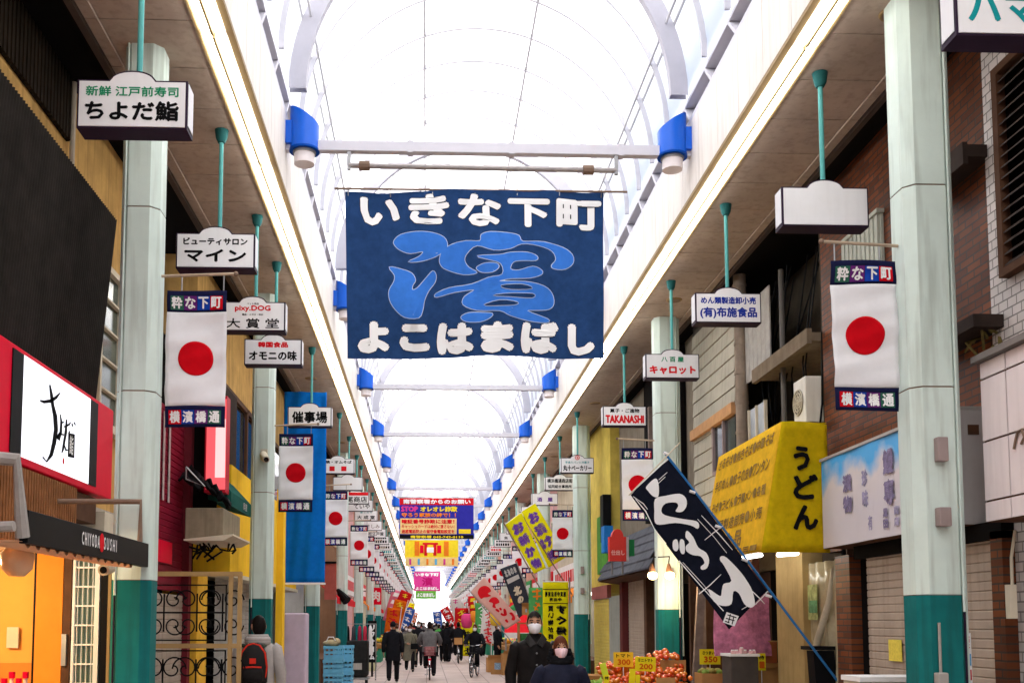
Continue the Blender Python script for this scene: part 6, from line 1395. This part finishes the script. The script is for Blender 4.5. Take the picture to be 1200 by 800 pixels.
def person(label, loc, rz=0, h=1.7, arms=('down', 'down'), legs='stand', ph=1, jacket=M_jdk, trousers=M_trk, hair=M_hair, mask=None, style='short', hem=.80, flare=1.0, lean=0, wide=1.0, hood=None, hat=None, group=None, turn=0, lift=0, collar=False, face=True):
    t = thing('person', label, 'person', loc, rz, group); k = h/1.7
    def tr(v):      # lean of the upper body, lift, scale
        x, y, z = v; d = max(0, z-.93); return (x*wide*k if abs(x) > 0 else 0, (y-math.tan(lean)*d)*k, (z+lift-(d*(1-math.cos(lean))))*k)
    def hd(v):
        x, y, z = v; c_, s_ = math.cos(turn), math.sin(turn); x, y = x*c_-y*s_, x*s_+y*c_; d = .5; return (x*k, (y-math.tan(lean)*d)*k, (z+lift-(.6*(1-math.cos(lean))))*k)
    pts, ed, rad = [], [], []
    def ad(p, r, par=None):
        pts.append(tr(p)); rad.append(r*k)
        if par is not None: ed.append((par, len(pts)-1))
        return len(pts)-1
    pe = ad((0, 0, .93), .11); sp_ = ad((0, 0, 1.10), .10, pe); ch = ad((0, 0, 1.28), .115, sp_); nb_ = ad((0, .01, 1.42), .06, ch); ad((0, -.005, 1.53), .05, nb_)
    armp = [arm_path(arms[0], -1), arm_path(arms[1], 1)]; legp = [leg_path(legs, -1, ph), leg_path(legs, 1, ph)]
    for s, ap in zip((-1, 1), armp):
        a = ad(ap[0], .055, ch); e = ad(ap[1], .04, a); w = ad(ap[2], .027, e); d = (ap[2]-ap[1]).normalized(); pm = ad(ap[2]+d*.06, .032, w)
        side = Vector((0, -1, 0)) if abs(d.y) < .8 else Vector((0, 0, 1)); side = (side-d*side.dot(d)).normalized(); nrm = Vector((-s, 0, 0))
        for q, L_ in enumerate((.068, .078, .074, .058)):
            r0 = ap[2]+d*.085+side*(.027-.018*q); f1 = ad(r0, .0095, pm); f2 = ad(r0+d*L_*.55+nrm*.006, .0085, f1); ad(r0+d*L_*.9+nrm*.025, .007, f2)
        th = ap[2]+d*.035+side*.032; t1 = ad(th, .011, pm); ad(th+d*.035+side*.022, .009, t1)
    for s, lp in zip((-1, 1), legp):
        a = ad(lp[0], .08, pe); kn = ad(lp[1], .052, a); an = ad(lp[2], .038, kn); ad(lp[2]+Vector((0, -.12, -.055)), .03, an)
    v, f = skin_mesh(pts, ed, rad, pe)
    b = MB(); b.add(v, f)
    # head merged into the same mesh: skull, jaw, nose, ears
    hb = MB(); n, m_ = 20, 14; hb.ball((0, 0, 0), 1, n, m_)
    def sh_(p):
        x, y, z = p; fx, fy, fz = .074, .094, .116
        if z < 0: fx *= 1-.30*z*z; fy *= 1-.12*z*z
        yy = y*fy-(.012 if z < -.3 else 0)
        nose = .020*math.exp(-((x/.16)**2+((z+.12)/.20)**2)) if y < 0 else 0
        brow = .006*math.exp(-((z-.15)/.12)**2) if y < 0 else 0; sock = .008*(math.exp(-(((abs(x)-.4)/.2)**2+((z-.0)/.12)**2))) if y < 0 else 0
        return (x*fx, yy-nose-brow+sock, z*fz+1.61)
    hb.map(lambda p: hd(sh_(p)))
    b.add(hb.v, hb.f)
    e = MB()
    for s in (-1, 1): e.ball((s*.076, .012, 1.605), (.012, .022, .032), 8, 6)
    b.add([hd(p) for p in e.v], e.f)
    b.build('body', M_skin, t, smooth=True)
    if face:
        for s in (-1, 1):
            MB().ball((s*.031, -.083, 1.612), (.013, .009, .007), 8, 6).map(hd).build('eye', M_eye, t, smooth=True)
            MB().tube([(s*.015, -.094, 1.634), (s*.034, -.092, 1.639), (s*.052, -.078, 1.634)], .0045, 5).map(hd).build('eyebrow', M_hair, t)
        if mask:
            mb = MB(); mb.grid(lambda u, v_: (lambda a: (.077*math.sin(a)*(1-.30*v_*v_), -.089*math.cos(a)*(1-.12*abs(v_-.4))-.032*math.exp(-(a/.6)**2)*math.exp(-((v_-.55)/.5)**2)-.006, 1.594-.084*v_+.012*math.cos(a*1.6)*(1-v_)-.010*math.cos(a*1.6)*v_))((u-.5)*2.15), 14, 6)
            o_ = solid(mb.map(hd).build('face_mask', mask, t, smooth=True), .003)
        else:
            MB().tube([(-.024, -.096, 1.552), (0, -.101, 1.550), (.024, -.096, 1.552)], .004, 5).map(hd).build('mouth', mat('lips', (.35, .12, .1), .5), t)
    # jacket
    b = MB(); J = jacket
    secs = [(0, 0, hem, .180*flare, .135*flare), (0, 0, hem+.02, .187*flare, .14*flare), (0, 0, max(hem+.04, .95), .178*(1+flare)/2, .135*(1+flare)/2), (0, 0, 1.08, .172, .128), (0, 0, 1.22, .185, .132), (0, 0, 1.32, .196, .128), (0, .005, 1.375, .19, .115), (0, .008, 1.415, .145, .10), (0, .01, 1.445, .085, .08), (0, .008, 1.475, .072, .074), (0, .004, 1.50, .074, .076)]
    loft(b, secs, 20, False)
    for ap in armp:
        a0, a1, a2 = ap; b.tube([a0+Vector((-.03*(1 if a0.x > 0 else -1), 0, .0)), a0+Vector((0, 0, -.02)), a0.lerp(a1, .5), a1, a1.lerp(a2, .5), a2], [.066, .074, .066, .060, .054, .046], 12)
    b.map(tr).build('jacket', J, t, smooth=True)
    if collar:
        q = MB(); q.prism([(-.07, -.075, 1.50), (-.005, -.115, 1.40), (-.06, -.125, 1.36), (-.11, -.08, 1.44)], (0, -.012, 0)); q.prism([(.07, -.075, 1.50), (.11, -.08, 1.44), (.06, -.125, 1.36), (.005, -.115, 1.40)], (0, -.012, 0)); q.map(tr).build('collar', mat('leather_grey', (.03, .028, .028), .35, .3, 12), t)
        q = MB()
        for z in (1.30, 1.18, 1.06, .94): q.ball((.0, -.142, z), (.010, .006, .010), 8, 5)
        q.map(tr).build('button', M_metal, t)
    b = MB()
    loft(b, [(0, 0, .80, .12, .10), (0, 0, .86, .165, .125), (0, 0, .96, .165, .125), (0, 0, 1.02, .155, .115)], 16)
    for lp in legp: b.tube([lp[0]+Vector((0, 0, .02)), lp[0].lerp(lp[1], .5), lp[1], lp[1].lerp(lp[2], .5), lp[2]+Vector((0, 0, -.01))], [.092, .084, .068, .064, .056], 12)
    b.map(tr).build('trousers', trousers, t, smooth=True)
    for lp in legp:
        a = lp[2]; q = MB(); q.ball((a.x, a.y-.055, a.z-.045), (.045, .135, .045), 12, 7); q.map(lambda p: tr((p[0], p[1], max(p[2], a.z-.085)))).build('shoe', M_shoe, t, smooth=True)
    # hair
    hm = MB(); hm.ball((0, 0, 0), 1, 18, 12)
    def hair_(p):
        x, y, z = p; low = {'short': (-.75 if y > .1 else -.1), 'bob': -1.15, 'beanie': (-.3 if y > .1 else .05)}[style]
        g_ = 1.10 if style != 'beanie' else 1.16
        front = .50 if style == 'short' else (.26 if style == 'bob' else .3)
        zz = max(z, front+.12*math.cos(7*x)*(style == 'short')) if (y < -.25 and abs(x) < (.86 if style == 'short' else .7)) else max(z, low)
        sx_ = 1.0 if z > -.3 else 1.02
        if style == 'bob' and z < 0: x *= 1+.10*min(1, -z); zz = max(z*1.0, -1.05)
        if style == 'bob' and y < -.25 and abs(x) < .7: zz = max(z, front)
        return (x*.074*g_*sx_, y*.094*g_+.008, zz*.116*1.09+1.61)
    hm.map(lambda p: hd(hair_(p))).build('hat' if style == 'beanie' else 'hair', hat if style == 'beanie' else hair, t, smooth=True)
    if hood:
        q = MB(); n = 16
        for j in range(7):
            a = -.2+j*.42
            if j < 3: q.tube([(.088*math.cos(u), .012+.075*math.sin(u), 1.455+.022*j) for u in [math.pi*2*i/n for i in range(n+1)]], .034-.005*j, 6, False)
            elif style == 'bob': q.tube([((.125-.006*j)*math.cos(u), .03+.10*math.sin(u), 1.40+.03*j) for u in [-.5+4.14*i/n for i in range(n+1)]], .04-.003*j, 6)
            elif j < 5: q.tube([(.10*math.cos(u), .05+.075*math.sin(u), 1.36+.025*j) for u in [.1+2.94*i/n for i in range(n+1)]], .04, 6)
        q.map(tr).build('hood', hood, t, smooth=True)
    return t
def at(px, Y): return (U(px, 760, Y).x, Y, .012)
# near couple
person('tall man in black leather jacket and white mask, nearest on the right', at(626.5, 11.3), .05, 1.80, ('down', 'pocket'), 'walk', 1, M_jblk, M_trk, M_hair, M_mask, 'short', .72, 1.02, wide=1.06, collar=True, turn=-.12)
person('woman in dark hooded coat and pinkish mask beside the man in leather', at(657, 10.0), .0, 1.55, ('pocket', 'pocket'), 'walk', -1, M_jnv, M_trk, M_hairb, M_maskp, 'bob', .60, 1.15, wide=1.12, hood=mat('hood_black', (.012, .012, .014), .9, .3, 20, bump=.6))
# backpacker
bp = person('man in a grey hoodie seen from behind wearing a black and red backpack', at(302.5, 12.0), math.pi+.1, 1.76, ('down', 'down'), 'stand', 1, M_hood, M_trk, M_hair, None, 'short', .84, 1.0, wide=1.08, hood=M_hood, turn=.35)
pk = thing('backpack', 'black backpack with red trim worn by the man in the grey hoodie', 'backpack', (bp.location.x-.02, 12.0-.17, 1.02), .1)
M_pk = mat('pack_black', (.02, .018, .018), .6, .3, 10, bump=.3); M_pr = mat('pack_red', (.62, .035, .02), .5)
b = MB(); loft(b, [(0, -.07, 0, .13, .06), (0, -.08, .03, .16, .09), (0, -.08, .2, .165, .10), (0, -.07, .36, .145, .085), (0, -.05, .44, .10, .06), (0, -.04, .47, .05, .03)], 18); b.build('body', M_pk, pk, smooth=True)
b = MB(); loft(b, [(0, -.165, .03, .10, .02), (0, -.175, .06, .12, .03), (0, -.178, .15, .12, .03), (0, -.17, .19, .10, .02)], 14); b.build('pocket', M_pk, pk, smooth=True)
b = MB(); b.tube([(.13, -.11, .04), (.155, -.12, .2), (.13, -.11, .36), (.07, -.09, .44), (0, -.085, .46), (-.07, -.09, .44), (-.13, -.11, .36), (-.155, -.12, .2), (-.13, -.11, .04)], .012, 6); b.tube([(-.1, -.20, .2), (0, -.212, .205), (.1, -.20, .2)], .010, 6); b.build('red_piping', M_pr, pk)
MB().box(-.035, .035, -.19, -.175, .24, .30).build('badge', M_pr, pk)
for s in (-1, 1): MB().tube([(s*.09, -.02, .43), (s*.13, .10, .44), (s*.14, .22, .36)], .022, 6).build('strap', mat('strap_green', (.05, .07, .05), .8), pk)
# walkers
person('walking man in a black coat and cap seen from behind', at(460.5, 29.5), math.pi, 1.72, ('down', 'down'), 'walk', -1, M_jdk, M_trk, M_hair, None, 'beanie', .62, 1.05, wide=1.12, hat=M_jdk, face=False)
person('woman in a long olive coat and white mask carrying a shoulder bag', at(480, 36.0), .1, 1.58, ('hold', 'down'), 'walk', 1, M_jol, M_trk, M_hairb, M_mask, 'bob', .42, 1.22, wide=1.12)
sb = thing('shoulder_bag', 'dark shoulder bag carried by the woman in the olive coat', 'bag', (U(486, 760, 35.8).x, 35.78, .80)); MB().box(-.14, .14, -.05, .05, 0, .2).build('body', M_black, sb, bevel=.02); MB().tube([(-.12, 0, .2), (-.05, .0, .5), (.1, 0, .2)], .01, 6).build('strap', M_black, sb)
person('person in a black coat walking close behind the olive coat', at(490.5, 39.5), 0, 1.74, ('down', 'down'), 'walk', -1, M_jdk, M_trk, M_hair, M_mask, 'short', .6, 1.05)
# bicycles
M_fr = mat('bike_black', (.02, .02, .022), .3); M_fm = mat('bike_maroon', (.20, .02, .03), .35); M_tyre = mat('tyre', (.012, .012, .012), .8); M_chr = mat('chrome', (.55, .55, .56), .25, .05, metal=.9)
def bicycle(label, loc, rz, fm, basket=True, rear=False):
    t = thing('bicycle', label, 'bicycle', loc, rz); r = .33
    for y in (-.54, .52):
        n = 30; w = MB().tube([(0, y+r*math.cos(2*math.pi*k/n), .34+r*math.sin(2*math.pi*k/n)) for k in range(n+1)], .019, 7, False).build('wheel', M_tyre, t, smooth=True)
        MB().tube([(0, y+(r-.03)*math.cos(2*math.pi*k/n), .34+(r-.03)*math.sin(2*math.pi*k/n)) for k in range(n+1)], .011, 5, False).build('rim', M_chr, w)
        b = MB()
        for k in range(14): a = 2*math.pi*k/14; b.tube([(.02*(-1)**k, y, .34), (0, y+(r-.03)*math.cos(a), .34+(r-.03)*math.sin(a))], .0025, 4)
        b.tube([(-.05, y, .34), (.05, y, .34)], .025, 8); b.build('spokes', M_chr, w)
        b = MB(); b.tube([(0, y+(r+.035)*math.cos(a), .34+(r+.035)*math.sin(a)) for a in [R(20+140*k/12) for k in range(13)]], .018, 6); b.build('mudguard', M_chr, t)
    b = MB(); b.tube([(0, -.40, .84), (0, -.30, .52), (0, -.02, .30), (0, .10, .30)], .019, 8); b.tube([(0, .0, .30), (0, .16, .80)], .016, 8); b.tube([(0, .0, .30), (.04, .52, .34)], .011, 6); b.tube([(0, .0, .30), (-.04, .52, .34)], .011, 6); b.tube([(0, .13, .72), (.04, .52, .34)], .009, 6); b.tube([(0, .13, .72), (-.04, .52, .34)], .009, 6); b.build('frame', fm, t)
    b = MB(); b.tube([(0, -.38, .95), (0, -.42, .72), (.045, -.44, .68), (.045, -.54, .34)], .012, 6); b.tube([(0, -.42, .72), (-.045, -.44, .68), (-.045, -.54, .34)], .012, 6); b.build('fork', fm, t)
    b = MB(); b.tube([(-.27, -.16, 1.00), (-.24, -.30, 1.02), (0, -.38, .98), (.24, -.30, 1.02), (.27, -.16, 1.00)], .012, 6); b.build('handlebar', M_chr, t)
    MB().ball((0, .2, .84), (.085, .13, .035), 12, 6).build('saddle', M_black, t, smooth=True)
    b = MB(); b.tube([(-.03, 0, .30), (.03, 0, .30)], .06, 12); b.tube([(.06, 0, .30), (.06, .03, .14)], .01, 6); b.tube([(-.06, 0, .30), (-.06, -.03, .46)], .01, 6); b.box(.05, .15, -.02, .07, .13, .15); b.box(-.15, -.05, -.08, .02, .45, .47); b.build('crankset', M_metal, t)
    def bask(y, z, nm, m):
        b = MB()
        for zz in (0, .08, .16, .24):
            e = .02*zz/.24; b.tube([(-.16-e, y-.12, z+zz), (.16+e, y-.12, z+zz), (.16+e, y+.12, z+zz), (-.16-e, y+.12, z+zz), (-.16-e, y-.12, z+zz)], .006, 4)
        for k in range(9): b.tube([(-.16+.04*k, y-.12, z), (-.16+.04*k, y-.12, z+.24)], .004, 4); b.tube([(-.16+.04*k, y+.12, z), (-.16+.04*k, y+.12, z+.24)], .004, 4)
        b.box(-.155, .155, y-.115, y+.115, z, z+.01); b.build(nm, m, t)
    if basket: bask(-.60, .76, 'basket', M_black)
    if rear: bask(.55, .74, 'rear_basket', mat('basket_maroon', (.28, .06, .07), .5)); MB().box(-.13, .13, .45, .65, .755, 1.0).build('basket_load', mat('load_mixed', (.45, .22, .22), .7, .6, 12), t); MB().box(-.04, .04, .872, .884, .60, .66).build('reflector', M_red, t)
    return t
def rider(lab, blab, px, Y, away, h, **k):
    x, y, z = at(px, Y); rz = math.pi if away else 0; rz += k.pop('yaw', 0); bk = bicycle(blab, (x, y, .0), rz, k.pop('fm', M_fr), k.pop('basket', True), k.pop('rear', False))
    d = Vector((0, .18, 0)); d.rotate(Matrix.Rotation(rz, 3, 'Z')); return person(lab, (x+d.x, y+d.y, 0), rz, h, ('bars', 'bars'), 'ride', 1, lean=.16, lift=.03, **k)
rider('cyclist in a grey quilted parka riding away from the viewer', 'dark bicycle with a loaded maroon rear basket ridden by the grey parka', 503.5, 31.5, True, 1.70, jacket=M_jgr, trousers=M_trk, style='short', hem=.80, wide=1.22, rear=True, fm=M_fm, face=False)
rider('cyclist in black coming toward the viewer with a white mask', 'black bicycle with a front basket coming toward the viewer', 556, 33.0, False, 1.62, jacket=M_jdk, trousers=M_trk, style='bob', hair=M_hairb, mask=M_mask, hem=.72, wide=1.15, yaw=-.22)
rider('distant cyclist in black riding away with a tan box behind', 'distant bicycle with a tan box on its carrier', 537, 44.0, True, 1.70, jacket=M_jdk, trousers=M_trk, hem=.8, wide=1.2, face=False)
bx = thing('carrier_box', 'tan box strapped on the distant black bicycle', 'box', (U(537, 760, 43.4).x, 43.35, .80)); MB().box(-.17, .17, -.12, .12, 0, .26).build('body', M_card, bx, bevel=.02); MB().box(-.175, .175, -.125, .125, .262, .28).build('lid', M_card, bx)
person('shopper in black beside the cardboard cartons on the right', at(583, 38.0), .9, 1.66, ('fwd', 'hold'), 'stand', 1, M_jdk, M_trk, M_hair, M_mask, 'short', .7)
person('child in a red jacket and green hat far down the street', at(520.5, 48.0), -.6, 1.2, ('fwd', 'down'), 'walk', 1, M_jred, M_trk, M_hair, None, 'beanie', .85, hat=M_jgn)
person('person in a bright green jacket beside the child in red', at(514.5, 52.0), 2.6, 1.6, ('down', 'hold'), 'stand', 1, M_jgn, M_trk, M_hair, None, 'short', .8)
# the distant crowd
specs = [('distant shopper in a black coat walking away in the crowd', dict(jacket=M_jdk, style='short', rz=math.pi, legs='walk')), ('distant shopper in a grey coat coming closer in the crowd', dict(jacket=M_jgr, style='short', mask=M_mask, legs='walk')),
         ('distant shopper in an olive coat walking away in the crowd', dict(jacket=M_jol, style='bob', rz=math.pi, legs='walk', hem=.55)), ('distant masked shopper in a navy coat coming closer in the crowd', dict(jacket=M_jnv, style='bob', mask=M_mask, hair=M_hair, legs='walk', hem=.6)),
         ('distant shopper in a red jacket in the crowd', dict(jacket=M_jred, style='short', rz=math.pi)), ('distant shopper with brown hair and beige coat in the crowd', dict(jacket=mat('coat_beige', (.4, .32, .22), .8), style='bob', hair=M_hairb, rz=2.4))]
rr = random.Random(44); pr = {}
spots = []
for Y in (42, 44.5, 46, 49, 51, 53, 56, 58, 61, 64, 67, 70, 74, 78, 83, 88, 94, 100, 108, 116):
    for q in range(2 if Y < 60 else 3): spots.append((rr.uniform(-1.9, 3.2) if Y > 55 else rr.choice([rr.uniform(-1.8, -.35), rr.uniform(.35, .9), rr.uniform(2.2, 3.0)]), Y+rr.uniform(-.8, .8)))
for x, y in spots:
    i = rr.choice([0, 0, 0, 1, 2, 3, 3, 4, 5]); lab, kw = specs[i]; grp = lab.replace('distant', 'distant').replace('shopper', 'shoppers', 1)
    if i in pr: o = dup(pr[i], (x, y, .012), pr[i].rotation_euler.z+rr.uniform(-.4, .4)); s_ = rr.uniform(.93, 1.05); o.scale = (s_, s_, s_)
    else: kw = dict(kw); r0 = kw.pop('rz', 0); pr[i] = person(lab, (x, y, .012), r0, rr.uniform(1.6, 1.74), group=grp, wide=1.1, **kw)
print('objects', len(bpy.data.objects))
